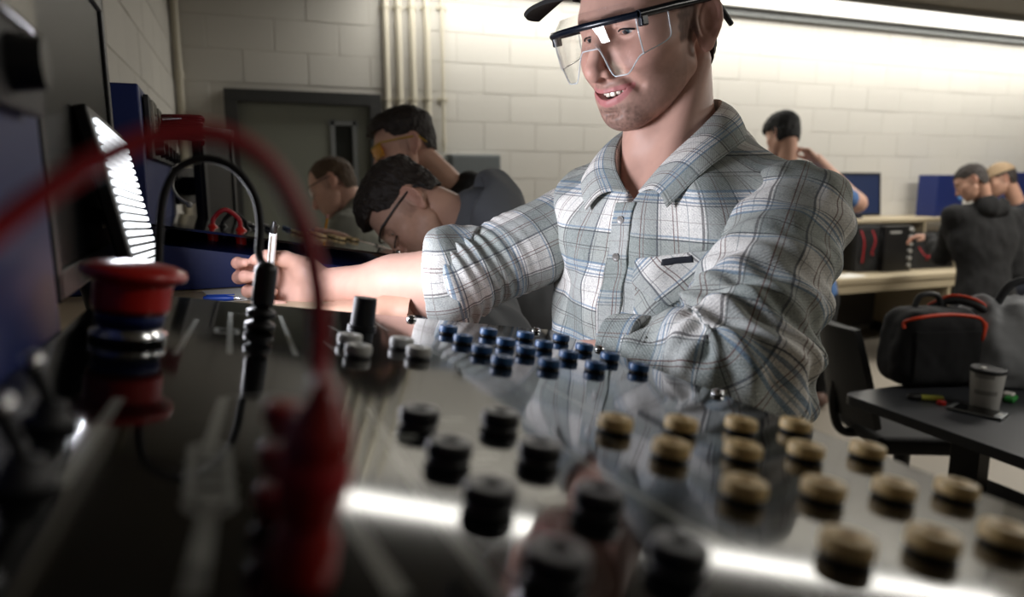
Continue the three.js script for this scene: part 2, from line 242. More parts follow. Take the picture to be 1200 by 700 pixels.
{ // things only on the near console: stop button, black plug socket, toggle switches
  const stop = new THREE.Group(), p = onPanel(150, 399); stop.name = numbered('stop_button'); stop.position.copy(toConsole(p.a, p.d, 0)); stop.quaternion.copy(upright); console0.add(stop);
  part('base_ring', lathe([[0.0001, 0], [0.021, 0], [0.021, 0.006], [0.0175, 0.008], [0.0175, 0.012], [0.0001, 0.012]], 40), M.chrome, stop);
  part('blue_sleeve', lathe([[0.0001, 0.01], [0.0185, 0.01], [0.019, 0.016], [0.0185, 0.02], [0.0001, 0.02]], 40), M.blue, stop);
  part('red_mushroom', lathe([[0.0001, 0.018], [0.0205, 0.018], [0.0215, 0.022], [0.0215, 0.034], [0.023, 0.037], [0.0285, 0.039], [0.0292, 0.0415], [0.0285, 0.0445], [0.0225, 0.047], [0.012, 0.0485], [0.0001, 0.0488]], 48), M.red, stop);
  for (const [x, y, lean] of [[58, 500, 0.5], [26, 572, 0.35]]) {
    const t = new THREE.Group(), q = onPanel(x, y); t.name = numbered('toggle_switch'); t.position.copy(toConsole(q.a, q.d, 0)); t.quaternion.copy(upright); console0.add(t);
    part('bushing', [lathe([[0.0001, 0], [0.009, 0], [0.009, 0.003], [0.0055, 0.0034], [0.0055, 0.009], [0.0001, 0.009]], 24)], M.charcoal, t);
    part('lever', [rod(V(0, 0.008, 0), V(-0.006, 0.024, lean * 0.012), 0.0018, 0.003)], M.charcoal, t); part('lever_ball', [new THREE.SphereGeometry(0.0042, 16, 12).translate(-0.0063, 0.0255, lean * 0.0127)], M.chrome, t);
  }
  const q = onPanel(424, 385), tall = part('selector_knob', [cyl(0.0105, 0.0098, 0.027, 0, 0, 0, 32), cyl(0.0125, 0.0125, 0.003, 0, 0, 0, 32)], M.black, console0, toConsole(q.a, q.d, 0)); tall.quaternion.copy(upright);
}
// the second console of the row, with the same panel, stands further along the wall
const FAR_SHIFT = 1.25 - START + 0.0;
function slideAway(o, by) { o.position.addScaledVector(AD, by); return o; }
const console1 = slideAway(makeConsole('blue training console with an upright cabinet, at which the far students write', END, 0.14), FAR_SHIFT);
// desks the consoles stand on
function desk(label, a0, a1, d0, d1, group) {
  const t = thing('desk', label, 'desk', spot((a0 + a1) / 2, (d0 + d1) / 2, 0), TURN);
  part('top', box(a1 - a0, 0.035, d1 - d0, 0, DESK_Y - 0.0185, 0, 0.004), M.desk, t);
  for (const s of [-1, 1]) for (const u of [-1, 1]) part('leg', box(0.05, DESK_Y - 0.036, 0.05, s * ((a1 - a0) / 2 - 0.05), (DESK_Y - 0.036) / 2, u * ((d1 - d0) / 2 - 0.05)), M.charcoal, t);
  part('back_rail', box(0.03, 0.12, d1 - d0 - 0.15, -(a1 - a0) / 2 + 0.05, DESK_Y - 0.2, 0), M.charcoal, t);
  return t;
}
desk('tall bench with a tan top under the glossy console in front', -0.315, A1 + 0.003, START - 0.1, END + 0.001);
desk('tan bench top where the man in plaid rests his writing hand', -0.315, 0.2, END + 0.003, 1.245);
desk('tall bench under the far blue console', -0.315, A1 + 0.003, 1.247, END + FAR_SHIFT + 0.4);

// ---------- monitors at the consoles ----------
function monitor(label, centre, w, h, turn, stand, group) {
  const m = thing('monitor', label, 'monitor', centre, turn, group);
  part('casing', [box(w, h, 0.028, 0, 0, -0.016, 0.008), box(w * 0.5, h * 0.6, 0.03, 0, 0, -0.04, 0.012)], M.black, m);
  part('bezel', [box(w, 0.018, 0.008, 0, h / 2 - 0.009, 0.001), box(w, 0.022, 0.008, 0, -h / 2 + 0.011, 0.001), box(0.016, h, 0.008, -w / 2 + 0.008, 0, 0.001), box(0.016, h, 0.008, w / 2 - 0.008, 0, 0.001)], M.black, m);
  part('screen', box(w - 0.03, h - 0.036, 0.004, 0, 0.002, -0.001, 0.001), M.screen, m);
  if (stand) part('stand', stand, M.black, m);
  return m;
}
{
  // near monitor: its far upright edge is seen at x 128, its near one at x 50
  const far = at(129, 160, 0.80), near = at(40, 160, 0.47), dir = far.clone().sub(near); dir.y = 0;
  const w = dir.length(), turn = Math.atan2(dir.x, dir.z) + Math.PI / 2, h = 0.285;
  const c = far.clone().add(near).multiplyScalar(0.5); c.y = at(131, 300, 0.80).y + h / 2;
  monitor('black monitor by the blue cabinet in the foreground, its screen edge-on', c, w, h, Math.atan2(-dir.z, dir.x), [box(0.06, 0.06, 0.06, 0, 0, -0.07), box(0.1, 0.1, 0.012, 0, 0, -0.1)]);
  const f2 = at(276, 222, 2.03), n2 = at(239, 215, 1.86), d2 = f2.clone().sub(n2); d2.y = 0;
  const c2 = f2.clone().add(n2).multiplyScalar(0.5); c2.y = (at(258, 152, 1.95).y + at(258, 284, 1.95).y) / 2; 
  monitor('dark monitor on the far console, seen before the grey door', c2, d2.length() , at(258, 152, 1.95).y - at(258, 284, 1.95).y, Math.atan2(-d2.z, d2.x), [box(0.05, 0.05, 0.05, 0, 0, -0.07), box(0.1, 0.1, 0.012, 0, 0, -0.1)]);
}
{ // light panel: a slim tilted board of white LED rows that lights the man's face
  const nb = at(163, 318, 0.63), fb = at(187, 306, 0.82), nt = at(108, 134, 0.60), side = fb.clone().sub(nb), upv = nt.clone().sub(nb);
  const x = side.clone().normalize(), z = x.clone().cross(upv).normalize(), y = z.clone().cross(x).normalize(), w = side.length(), h = upv.dot(y);
  if (z.x < 0) { console.log('light panel faces away'); }
  const g = thing('light_panel', 'slim tilted panel of glowing white light rows in front of the black monitor', 'lamp', nb.clone().addScaledVector(x, w / 2));
  g.quaternion.setFromRotationMatrix(new THREE.Matrix4().makeBasis(x, y, z));
  part('casing', [box(w + 0.016, h + 0.02, 0.012, 0, h / 2, -0.008, 0.003)], M.black, g);
  const rows = 18, glow = new THREE.MeshStandardMaterial({ color: 0x777777, emissive: new THREE.Color(0.92, 0.96, 1.0), emissiveIntensity: 1.5, roughness: 0.4 });
  for (let i = 0; i < rows; i++) part('light_row', box(w - 0.008, h / rows - 0.0028, 0.004, 0, (i + 0.5) * h / rows, 0, 0.0012), glow, g);
  part('bracket', [rod(V(0, h * 0.45, -0.014), V(0, h * 0.3, -0.06), 0.008), rod(V(0, h * 0.3, -0.06), V(0, -0.065, -0.06), 0.008), moved(cyl(0.035, 0.033, 0.008), 0, -0.07, -0.055)], M.black, g);
  const l = new THREE.RectAreaLight(new THREE.Color(0.90, 0.91, 1.0), LAMP_DESK, w - 0.01, h - 0.01); l.position.set(0, h / 2, 0.004); l.rotation.y = Math.PI; g.add(l);
}
// ---------- modelling bodies: distance fields joined by smooth minima, meshed by surface nets ----------
const smin = (a, b, k) => { const h = Math.max(k - Math.abs(a - b), 0) / k; return Math.min(a, b) - h * h * k * 0.25; };
const smax = (a, b, k) => -smin(-a, -b, k);
const cap = (a, b, ra, rb = ra) => {
  const ax = a.x, ay = a.y, az = a.z, bx = b.x - ax, by = b.y - ay, bz = b.z - az, l = 1 / Math.max(1e-9, bx * bx + by * by + bz * bz);
  return (x, y, z) => { const px = x - ax, py = y - ay, pz = z - az; let t = (px * bx + py * by + pz * bz) * l; t = t < 0 ? 0 : t > 1 ? 1 : t; const u = px - bx * t, v = py - by * t, w = pz - bz * t; return Math.sqrt(u * u + v * v + w * w) - (ra + (rb - ra) * t); };
};
const ell = (cx, cy, cz, rx, ry, rz) => (x, y, z) => {
  const u = (x - cx) / rx, v = (y - cy) / ry, w = (z - cz) / rz, k0 = Math.sqrt(u * u + v * v + w * w), k1 = Math.sqrt(u * u / (rx * rx) + v * v / (ry * ry) + w * w / (rz * rz));
  return k1 < 1e-9 ? -Math.min(rx, ry, rz) : k0 * (k0 - 1) / k1;
};
const sph = (cx, cy, cz, r) => (x, y, z) => Math.sqrt((x - cx) ** 2 + (y - cy) ** 2 + (z - cz) ** 2) - r;
const C = (ax, ay, az, bx, by, bz, ra, rb) => cap(V(ax, ay, az), V(bx, by, bz), ra, rb);
const join_ = (list) => { const n = list.length; return (x, y, z) => { let d = list[0][0](x, y, z); for (let i = 1; i < n; i++) { const e = list[i]; const v = e[0](x, y, z); d = e[2] ? smax(d, -v, e[1]) : smin(d, v, e[1]); } return d; }; }; // [field, blend, subtract?]
function frame(O, X, Y, Z) { return { O, X, Y, Z, out: (p) => O.clone().addScaledVector(X, p.x).addScaledVector(Y, p.y).addScaledVector(Z, p.z), local: (p) => { const d = p.clone().sub(O); return V(d.dot(X), d.dot(Y), d.dot(Z)); } }; }
const inFrame = (F, f) => { const { O, X, Y, Z } = F; return (x, y, z) => { const a = x - O.x, b = y - O.y, c = z - O.z; return f(a * X.x + b * X.y + c * X.z, a * Y.x + b * Y.y + c * Y.z, a * Z.x + b * Z.y + c * Z.z); }; };
function nets(f, lo, hi, cell, more = {}) {
  const nx = Math.ceil((hi.x - lo.x) / cell) + 2, ny = Math.ceil((hi.y - lo.y) / cell) + 2, nz = Math.ceil((hi.z - lo.z) / cell) + 2, B = 5, val = new Float32Array(nx * ny * nz);
  const id = (i, j, k) => (k * ny + j) * nx + i, reach = B * cell * 0.87 * 1.55 + (more.rough ?? 0);
  for (let k = 0; k < nz; k += B) for (let j = 0; j < ny; j += B) for (let i = 0; i < nx; i += B) {
    const ie = Math.min(i + B, nx), je = Math.min(j + B, ny), ke = Math.min(k + B, nz), d = f(lo.x + (i + B / 2) * cell, lo.y + (j + B / 2) * cell, lo.z + (k + B / 2) * cell), far = Math.abs(d) > reach;
    for (let c = k; c < ke; c++) for (let b = j; b < je; b++) for (let a = i; a < ie; a++) val[id(a, b, c)] = far ? d : f(lo.x + a * cell, lo.y + b * cell, lo.z + c * cell);
  }
  const at_ = new Int32Array(nx * ny * nz).fill(-1), P = [], idx = [];
  const cs = [[0, 0, 0], [1, 0, 0], [0, 1, 0], [1, 1, 0], [0, 0, 1], [1, 0, 1], [0, 1, 1], [1, 1, 1]], es = [[0, 1], [0, 2], [0, 4], [1, 3], [1, 5], [2, 3], [2, 6], [3, 7], [4, 5], [4, 6], [5, 7], [6, 7]], v = new Float32Array(8);
  for (let k = 0; k < nz - 1; k++) for (let j = 0; j < ny - 1; j++) for (let i = 0; i < nx - 1; i++) {
    let inside = 0; for (let c = 0; c < 8; c++) { v[c] = val[id(i + cs[c][0], j + cs[c][1], k + cs[c][2])]; if (v[c] < 0) inside++; }
    if (!inside || inside === 8) continue;
    let x = 0, y = 0, z = 0, n = 0;
    for (const [a, b] of es) if ((v[a] < 0) !== (v[b] < 0)) { const t = v[a] / (v[a] - v[b]); x += mix(cs[a][0], cs[b][0], t); y += mix(cs[a][1], cs[b][1], t); z += mix(cs[a][2], cs[b][2], t); n++; }
    at_[id(i, j, k)] = P.length / 3; P.push(lo.x + (i + x / n) * cell, lo.y + (j + y / n) * cell, lo.z + (k + z / n) * cell);
  }
  const quad = (a, b, c, d, flip) => { if (a < 0 || b < 0 || c < 0 || d < 0) return; flip ? idx.push(a, c, b, a, d, c) : idx.push(a, b, c, a, c, d); };
  for (let k = 1; k < nz - 1; k++) for (let j = 1; j < ny - 1; j++) for (let i = 1; i < nx - 1; i++) {
    const s = val[id(i, j, k)] < 0;
    if (s !== val[id(i + 1, j, k)] < 0) quad(at_[id(i, j - 1, k - 1)], at_[id(i, j, k - 1)], at_[id(i, j, k)], at_[id(i, j - 1, k)], !s);
    if (s !== val[id(i, j + 1, k)] < 0) quad(at_[id(i - 1, j, k - 1)], at_[id(i - 1, j, k)], at_[id(i, j, k)], at_[id(i, j, k - 1)], !s);
    if (s !== val[id(i, j, k + 1)] < 0) quad(at_[id(i - 1, j - 1, k)], at_[id(i, j - 1, k)], at_[id(i, j, k)], at_[id(i - 1, j, k)], !s);
  }
  const n = P.length / 3, pos = new Float32Array(P), nor = new Float32Array(P.length), e = cell * 0.6;
  for (let i = 0; i < n; i++) { const x = pos[3 * i], y = pos[3 * i + 1], z = pos[3 * i + 2]; let a = f(x + e, y, z) - f(x - e, y, z), b = f(x, y + e, z) - f(x, y - e, z), c = f(x, y, z + e) - f(x, y, z - e); const l = Math.hypot(a, b, c) || 1; nor[3 * i] = a / l; nor[3 * i + 1] = b / l; nor[3 * i + 2] = c / l; }
  let g = new THREE.BufferGeometry(); g.setAttribute('position', new THREE.BufferAttribute(pos, 3)); g.setAttribute('normal', new THREE.BufferAttribute(nor, 3)); g.setIndex(idx);
  if (more.color) paintVertices(g, more.color);
  if (more.uv) g = unwrap(g, more.uv, more.period);
  return g;
}
function paintVertices(g, color) { const p = g.attributes.position, n = g.attributes.normal, c = new Float32Array(p.count * 3); for (let i = 0; i < p.count; i++) c.set(color(p.getX(i), p.getY(i), p.getZ(i), n.getX(i), n.getY(i), n.getZ(i)), 3 * i); g.setAttribute('color', new THREE.BufferAttribute(c, 3)); return g; }
function unwrap(g, uv, period) { // uv in metres; triangles across the seam of a wrapped u get their own corners
  const p = g.attributes.position, n = g.attributes.normal, U = []; for (let i = 0; i < p.count; i++) U.push(uv(p.getX(i), p.getY(i), p.getZ(i)));
  const P = Array.from(p.array), N = Array.from(n.array), idx = g.index.array.slice(), extra = new Map();
  if (period) for (let t = 0; t < idx.length; t += 3) {
    const us = [U[idx[t]], U[idx[t + 1]], U[idx[t + 2]]], per = us[0][2] ?? period, top = Math.max(us[0][0], us[1][0], us[2][0]);
    for (let c = 0; c < 3; c++) if (top - us[c][0] > per / 2) { const i = idx[t + c]; if (!extra.has(i)) { extra.set(i, U.length); U.push([us[c][0] + (us[c][2] ?? period), us[c][1]]); P.push(P[3 * i], P[3 * i + 1], P[3 * i + 2]); N.push(N[3 * i], N[3 * i + 1], N[3 * i + 2]); } idx[t + c] = extra.get(i); }
  }
  const out = new THREE.BufferGeometry(); out.setAttribute('position', new THREE.Float32BufferAttribute(P, 3)); out.setAttribute('normal', new THREE.Float32BufferAttribute(N, 3)); out.setAttribute('uv', new THREE.Float32BufferAttribute(U.flatMap((u) => [u[0], u[1]]), 2)); out.setIndex(Array.from(idx)); return out;
}
function joinColored(list) { return mergeGeometries(list.map((g) => { const h = new THREE.BufferGeometry(); for (const n of ['position', 'normal', 'color']) h.setAttribute(n, g.attributes[n]); h.setIndex(g.index); return h; })); }
function placeGeometry(g, F) { return g.applyMatrix4(new THREE.Matrix4().makeBasis(F.X, F.Y, F.Z).setPosition(F.O)); }
// orthonormal frame with z along `forward`, y as near `up` as it can be, turned about z by roll
function facing(O, forward, up, roll = 0) { const Z = forward.clone().normalize(), X = up.clone().cross(Z).normalize(), Y = Z.clone().cross(X); return frame(O, X.clone().multiplyScalar(Math.cos(roll)).addScaledVector(Y, Math.sin(roll)), Y.clone().multiplyScalar(Math.cos(roll)).addScaledVector(X, -Math.sin(roll)), Z); }
const inCamera = (x, y, z) => V(0, 0, 0).addScaledVector(E.right, x).addScaledVector(E.up, y).addScaledVector(E.fwd, z);   // a direction: right, up, away from the camera

// ---------- a head; x towards its own left, y up, z forwards, eyes at y 0, origin between the ears ----------
function headField(o = {}) {
  const smile = o.smile ?? 0, L = [];
  const both = (f, k, cut) => { for (const s of [-1, 1]) L.push([f(s), k, cut]); };
  L.push([ell(0, 0.030, -0.004, 0.0765, 0.086, 0.097), 0.02]);
  L.push([ell(0, 0.012, 0.030, 0.066, 0.07, 0.064), 0.02]);
  L.push([ell(0, -0.036, 0.034, 0.0605, 0.075, 0.056), 0.03]);
  both((s) => C(s * 0.050, -0.062, 0.006, s * 0.016, -0.102, 0.070, 0.013, 0.015), 0.035);
  L.push([ell(0, -0.066, 0.046, 0.048, 0.046, 0.044), 0.03]);
  L.push([ell(0, -0.105, 0.076, 0.020, 0.0155, 0.0175), 0.02]);
  both((s) => ell(s * 0.047, -0.028, 0.056, 0.021, 0.016, 0.023), 0.025);
  L.push([ell(0, -0.070, 0.072, 0.032, 0.030, 0.0265), 0.02]);
  both((s) => C(s * 0.006, 0.017, 0.0855, s * 0.044, 0.017, 0.0675, 0.011, 0.010), 0.02);
  both((s) => ell(s * 0.0325, -0.003, 0.0945, 0.0185, 0.0145, 0.016), 0.014, true);
  both((s) => ell(s * 0.037, -0.046 + smile * 0.003, 0.068, 0.019, 0.017, 0.017 + smile * 0.003), 0.018);
  L.push([C(0, 0.008, 0.0915, 0, -0.042, 0.1165, 0.0082, 0.0100), 0.013]);
  L.push([sph(0, -0.0465, 0.1180, 0.0102), 0.008]);
  both((s) => ell(s * 0.0135, -0.0505, 0.1035, 0.0070, 0.0070, 0.0110), 0.007);
  L.push([C(0, -0.053, 0.116, 0, -0.0585, 0.100, 0.0048, 0.005), 0.006]);
  both((s) => ell(s * 0.0070, -0.0570, 0.1100, 0.0036, 0.0034, 0.0066), 0.003, true);
  // eyelids over the eyeballs, looking down
  both((s) => sph(s * 0.0315, -0.001, 0.0735, 0.0142), 0.005);
  both((s) => ell(s * 0.0315, -0.0062 + (o.openEyes ?? 0) * 0.002, 0.089, 0.0126, 0.0025 + (o.openEyes ?? 0) * 0.001, 0.012), 0.0015, true);
  both((s) => C(s * 0.020, 0.0035, 0.0865, s * 0.0445, 0.0015, 0.0755, 0.0026, 0.002), 0.004);
  // lips
  const lift = smile * 0.0075, wide = 0.025 + smile * 0.0085, open = smile * 0.0025, ly = -0.0765, corner = (x) => (lift + (x < 0 ? smile * 0.0075 : 0)) * (x / wide) ** 2;
  const lip = (pts, r) => { for (let i = 0; i + 1 < pts.length; i++) L.push([cap(V(pts[i][0], pts[i][1] + corner(pts[i][0]) * 0.95, pts[i][2]), V(pts[i + 1][0], pts[i + 1][1] + corner(pts[i + 1][0]) * 0.95, pts[i + 1][2]), r[i], r[i + 1]), 0.006]); };
  const cz = 0.080 - smile * 0.005;
  lip([[-wide, ly, cz], [-0.0125, ly + 0.0045, 0.0970], [0, ly + 0.0050, 0.1005], [0.0125, ly + 0.0045, 0.0970], [wide, ly, cz]], [0.0015, 0.0031, 0.0033, 0.0031, 0.0015]);
  lip([[-wide, ly, cz], [-0.0125, ly - 0.0072 - open * 0.7, 0.0945], [0, ly - 0.0080 - open * 0.8, 0.0974], [0.0125, ly - 0.0072 - open * 0.7, 0.0945], [wide, ly, cz]], [0.0014, 0.0034, 0.0040, 0.0034, 0.0014]);
  if (smile) { // open smile with a cavity behind the lips and creases beside the mouth
    L.push([(x, y, z) => { const c = ly + corner(x) - open * 0.25 - 0.0008, h = Math.max(0.0004, (0.0030 + open * 0.35) * (1 - (x / (wide * 0.82)) ** 2)); return Math.max(Math.abs(y - c) - h, Math.abs(x) - wide * 0.82, 0.068 - z, z - 0.12); }, 0.0015, true]);
    both((s) => cap(V(s * 0.019, -0.047, 0.100), V(s * 0.041, -0.072, 0.082), 0.0030, 0.0026), 0.012, true);
  } else L.push([(x, y, z) => Math.max(Math.abs(y - ly - 0.001) - 0.0007, Math.abs(x) - 0.024, 0.088 - z, z - 0.12), 0.002, true]);
  L.push([ell(0, -0.0985 - open, 0.0985, 0.014, 0.0035, 0.006), 0.008, true]);
  // ears
  both((s) => {
    const n = V(s * 0.86, 0.05, 0.50).normalize(), v = V(s * 0.03, 0.985, -0.17), u = v.clone().cross(n).normalize().multiplyScalar(s > 0 ? 1 : -1), O = V(s * 0.0805, -0.010, -0.012);
    return inFrame(frame(O, u, n.clone().cross(u).multiplyScalar(s > 0 ? 1 : -1).normalize(), n), (a, b, c) => {
      const w = b > 0 ? 1 : 1 - 0.25 * b / -0.03, ring = (ra, rb) => (Math.hypot(a / (ra * w), b / rb) - 1) * ra * 0.95;
      const o1 = ring(0.0165, 0.0300), rim = Math.hypot(o1, c) - 0.0034, plate = Math.max(o1, Math.abs(c + 0.0035) - 0.0022);
      const inner = Math.hypot(ring(0.0098, 0.0185), c + 0.001) - 0.0026, lobe = Math.hypot(a * 0.9, (b + 0.029) * 0.9, c * 1.7) - 0.0082;
      const tragus = Math.hypot(a - 0.0125, b + 0.006, c) - 0.0046, root = Math.max(Math.hypot(a - 0.006, b / 1.6) - 0.013, Math.abs(c + 0.010) - 0.009);
      return smin(smin(smin(smin(rim, plate, 0.003), inner, 0.003), Math.min(lobe, root), 0.005), tragus, 0.003);
    });
  }, 0.005);
  return join_(L);
}
const skull = (() => { const a = ell(0, 0.030, -0.004, 0.0765, 0.086, 0.097), b = ell(0, 0.012, 0.030, 0.066, 0.07, 0.064), c = ell(0, -0.03, -0.02, 0.066, 0.07, 0.064); return (x, y, z) => smin(smin(a(x, y, z), b(x, y, z), 0.02), c(x, y, z), 0.03); })();
// hair: a shell on the skull above a hairline
function hairField(thick, line, rough = 0.0015) {
  return (x, y, z) => {
    const grain = noise(x * 260, y * 120, z * 260) * rough + noise(x * 90, y * 60, z * 90) * rough * 1.4, t = typeof thick === 'function' ? thick(x, y, z) : thick;
    return Math.max(skull(x, y, z) - t - grain, (line(x, y, z) - y) * 0.75 + noise(x * 300, y * 300, z * 300) * 0.0012, -(skull(x, y, z) + 0.006));
  };
}
const shortHairline = (x, y, z) => (z > 0.074 ? 0.056 : z > 0.030 ? mix(0.022, 0.056, step01(0.030, 0.074, z)) : z > -0.028 ? 0.022 : mix(-0.066, 0.024, step01(-0.05, -0.028, z)));
function skinColor(base, o = {}) { // pores, lips, brows and stubble belong to the skin itself
  const [r, g, b] = base, smile = o.smile ?? 0;
  return (x, y, z) => {
    let k = 1 + 0.05 * noise(x * 160, y * 160, z * 160) + 0.04 * noise(x * 50, y * 50, z * 50), red = 0;
    red += 0.25 * Math.exp(-((Math.abs(x) - 0.042) ** 2 + (y + 0.038) ** 2) / 0.0005) * (z > 0.03 ? 1 : 0) + 0.25 * Math.exp(-(x * x + (y + 0.047) ** 2) / 0.0003) * (z > 0.08 ? 1 : 0) + (Math.abs(x) > 0.077 ? 0.3 : 0);
    const wide = 0.025 + smile * 0.0085, ly = -0.0765 + smile * (0.0075 + (x < 0 ? 0.0075 : 0)) * (x / wide) ** 2, e = 1 - (x / (wide + 0.001)) ** 2;
    const lip = z > 0.074 && e > 0 ? step01(0.0022, 0, Math.max(y - ly - 0.0072 * Math.sqrt(e), ly - 0.0110 * Math.sqrt(e) - smile * 0.0030 - y)) : 0;
    let st = (o.stubble ?? 0) * (0.72 + 0.28 * noise(x * 330, y * 330, z * 330)) * (z > 0.02 ? 1 : 0);
    const chin = step01(-0.083, -0.096, y) * step01(0.046, 0.03, Math.abs(x)) * step01(0.045, 0.06, z) , moust = step01(0.036, 0.028, Math.abs(x)) * step01(-0.070, -0.067, y + 0.004 * Math.abs(x) / 0.03) * step01(-0.057, -0.061, y) * step01(0.07, 0.08, z), jaw = 0.33 * step01(-0.03, -0.07, y) * (z > -0.01 ? 1 : 0) * step01(-0.135, -0.122, y);
    const side = Math.abs(x) > 0.03 ? step01(-0.05, -0.085, y) * step01(0.05, 0.07, z) * 0.5 : 0;
    st *= Math.max(chin, moust * 0.75, jaw, side) * (1 - lip);
    const brow = 0.75 * (o.brows ?? 0.8) * step01(0.0042, 0.0022, Math.abs(y - 0.0135 - 0.004 * Math.sin(clamp((Math.abs(x) - 0.014) / 0.036, 0, 1) * 2.6))) * (Math.abs(x) > 0.012 && Math.abs(x) < 0.05 ? 1 : 0) * (z > 0.05 ? 1 : 0);
    const burn = (o.sideburn ?? 0.95) * step01(-0.034, -0.026, y + 0.003 * noise(x * 200, 3, z * 200)) * step01(0.036, 0.028, z + 0.003 * noise(5, y * 150, z * 150)) * step01(-0.002, 0.006, z) * (Math.abs(x) > 0.05 && Math.abs(x) < 0.0765 ? 1 : 0) * (0.85 + 0.15 * noise(x * 400, y * 200, z * 400));
    const dark = 1 - 0.80 * Math.max(st, brow, burn);
    const mouth = smile && z < 0.0765 && z > 0.06 && Math.abs(y - ly) < 0.012 && Math.abs(x) < wide ? 0.12 : 1;
    const cr = mix(r, r * 0.80, lip), cg = mix(g, g * 0.52, lip), cb = mix(b, b * 0.64, lip);
    return [cr * k * dark * mouth * (1 + 0.04 * red), cg * k * dark * mouth * (1 - 0.30 * red), cb * k * dark * mouth * (1 - 0.28 * red)];
  };
}
function eyeball(s, iris = [0.12, 0.2, 0.26], aim = [0, -0.52, 0.85]) {
  const g = new THREE.SphereGeometry(0.0122, 28, 20).translate(s * 0.0315, -0.001, 0.0735), d = V(...aim).normalize();
  return paintVertices(g, (x, y, z) => { const c = ((x - s * 0.0315) * d.x + (y + 0.001) * d.y + (z - 0.0735) * d.z) / 0.0122; return c > 0.972 ? [0.01, 0.01, 0.01] : c > 0.885 ? iris : [0.62, 0.58, 0.55]; });
}
// ---------- a hand; x along the straight fingers, y to the thumb's side, z out of the palm, origin at the wrist ----------
const FINGERS = [[0.092, 0.026, 0.0098, [0.046, 0.027, 0.022]], [0.094, 0.006, 0.0100, [0.050, 0.031, 0.023]], [0.088, -0.014, 0.0095, [0.046, 0.029, 0.022]], [0.079, -0.032, 0.0084, [0.036, 0.022, 0.020]]];
function handField(curls, thumb, splay = 0) {
  const L = [[C(-0.045, 0, 0, 0.012, 0, 0, 0.026, 0.025), 0.02]];
  for (const [x, y, r] of FINGERS) L.push([C(0.012, y * 0.55, 0, x, y, -0.002, 0.0135, r + 0.0012), 0.014]);
  L.push([C(0.020, 0.014, 0.012, 0.055, 0.024, 0.013, 0.017, 0.012), 0.015], [C(0.018, -0.018, 0.008, 0.055, -0.026, 0.007, 0.015, 0.012), 0.015], [ell(0.05, 0, 0.002, 0.04, 0.032, 0.012), 0.015]);
  FINGERS.forEach(([x, y, r, len], i) => {
    let p = V(x, y, -0.002), a = 0, rr = r;
    curls[i].forEach((bend, k) => { a += bend * RAD; const q = p.clone().add(V(Math.cos(a) * len[k], splay * (1.5 - i) * len[k], Math.sin(a) * len[k])), r2 = rr * (k === 2 ? 0.80 : 0.91); const seg = cap(p, q, rr, r2), knuckle = k ? sph(p.x, p.y, p.z, rr * 1.06) : null; L.push([seg, k ? 0.003 : 0.006]); if (knuckle) L.push([knuckle, 0.003]); p = q; rr = r2; });
  });
  for (let k = 0; k + 1 < thumb.length; k++) L.push([cap(V(...thumb[k]), V(...thumb[k + 1]), [0.0155, 0.0122, 0.0108][k], [0.0122, 0.0108, 0.0086][k]), k ? 0.004 : 0.012]);
  return join_(L);
}
const RELAXED = [[22, 30, 18], [26, 34, 20], [30, 36, 22], [32, 38, 22]], RELAXED_THUMB = [[0.022, 0.024, 0.006], [0.052, 0.048, 0.016], [0.080, 0.056, 0.024], [0.104, 0.054, 0.030]];
const PEN_GRIP = [[50, 62, 36], [62, 72, 36], [72, 78, 38], [78, 80, 36]], PEN_THUMB = [[0.024, 0.026, 0.012], [0.050, 0.036, 0.036], [0.068, 0.036, 0.054], [0.079, 0.031, 0.066]];
function handGeometry(F, mirror, curls, thumb, color, cell = 0.003) { // F: x along the fingers, z out of the palm; mirror turns a left hand's shape into a right hand's
  const f = handField(curls, thumb), m = mirror ? -1 : 1, g = nets((x, y, z) => f(x, m * y, z), V(-0.03, -0.075, -0.03), V(0.20, 0.075, 0.11), cell);
  paintVertices(g, (x, y, z) => { const k = 1 + 0.06 * noise(x * 120, y * 120, z * 120), t = step01(0.08, 0.14, Math.hypot(x, z)) * 0.12; return [color[0] * k, color[1] * k * (1 - t), color[2] * k * (1 - t)]; });
  return placeGeometry(g, F);
}
M.skin = new THREE.MeshPhysicalMaterial({ vertexColors: true, roughness: 0.5, ior: 1.4, bumpMap: null });
M.eye = new THREE.MeshPhysicalMaterial({ vertexColors: true, roughness: 0.12 });
M.teeth = std(0xded6c6, 0.25);
function teethShape() { // the upper row, tooth by tooth, on the curve of the jaw
  const list = [];
  for (let i = -4; i <= 4; i++) { if (i === 0) continue; const k = Math.abs(i), w = [0, 0.0082, 0.0066, 0.0072, 0.0066][k], x = Math.sign(i) * [0, 0.0042, 0.0116, 0.0182, 0.0242][k], z = 0.0928 - 24 * x * x, h = [0, 0.0112, 0.0102, 0.0106, 0.0096][k];
    list.push(moved(new RoundedBoxGeometry(w, h, 0.006, 3, 0.0022), x, -0.0735 + (x < 0 ? 12 : 6) * x * x + (0.0112 - h) * 0.4 - 0.0006, z, 0, -Math.atan(-52 * x) * -1 * 0 + Math.atan(52 * x) * 0.9, 0)); }
  return join(list);
}
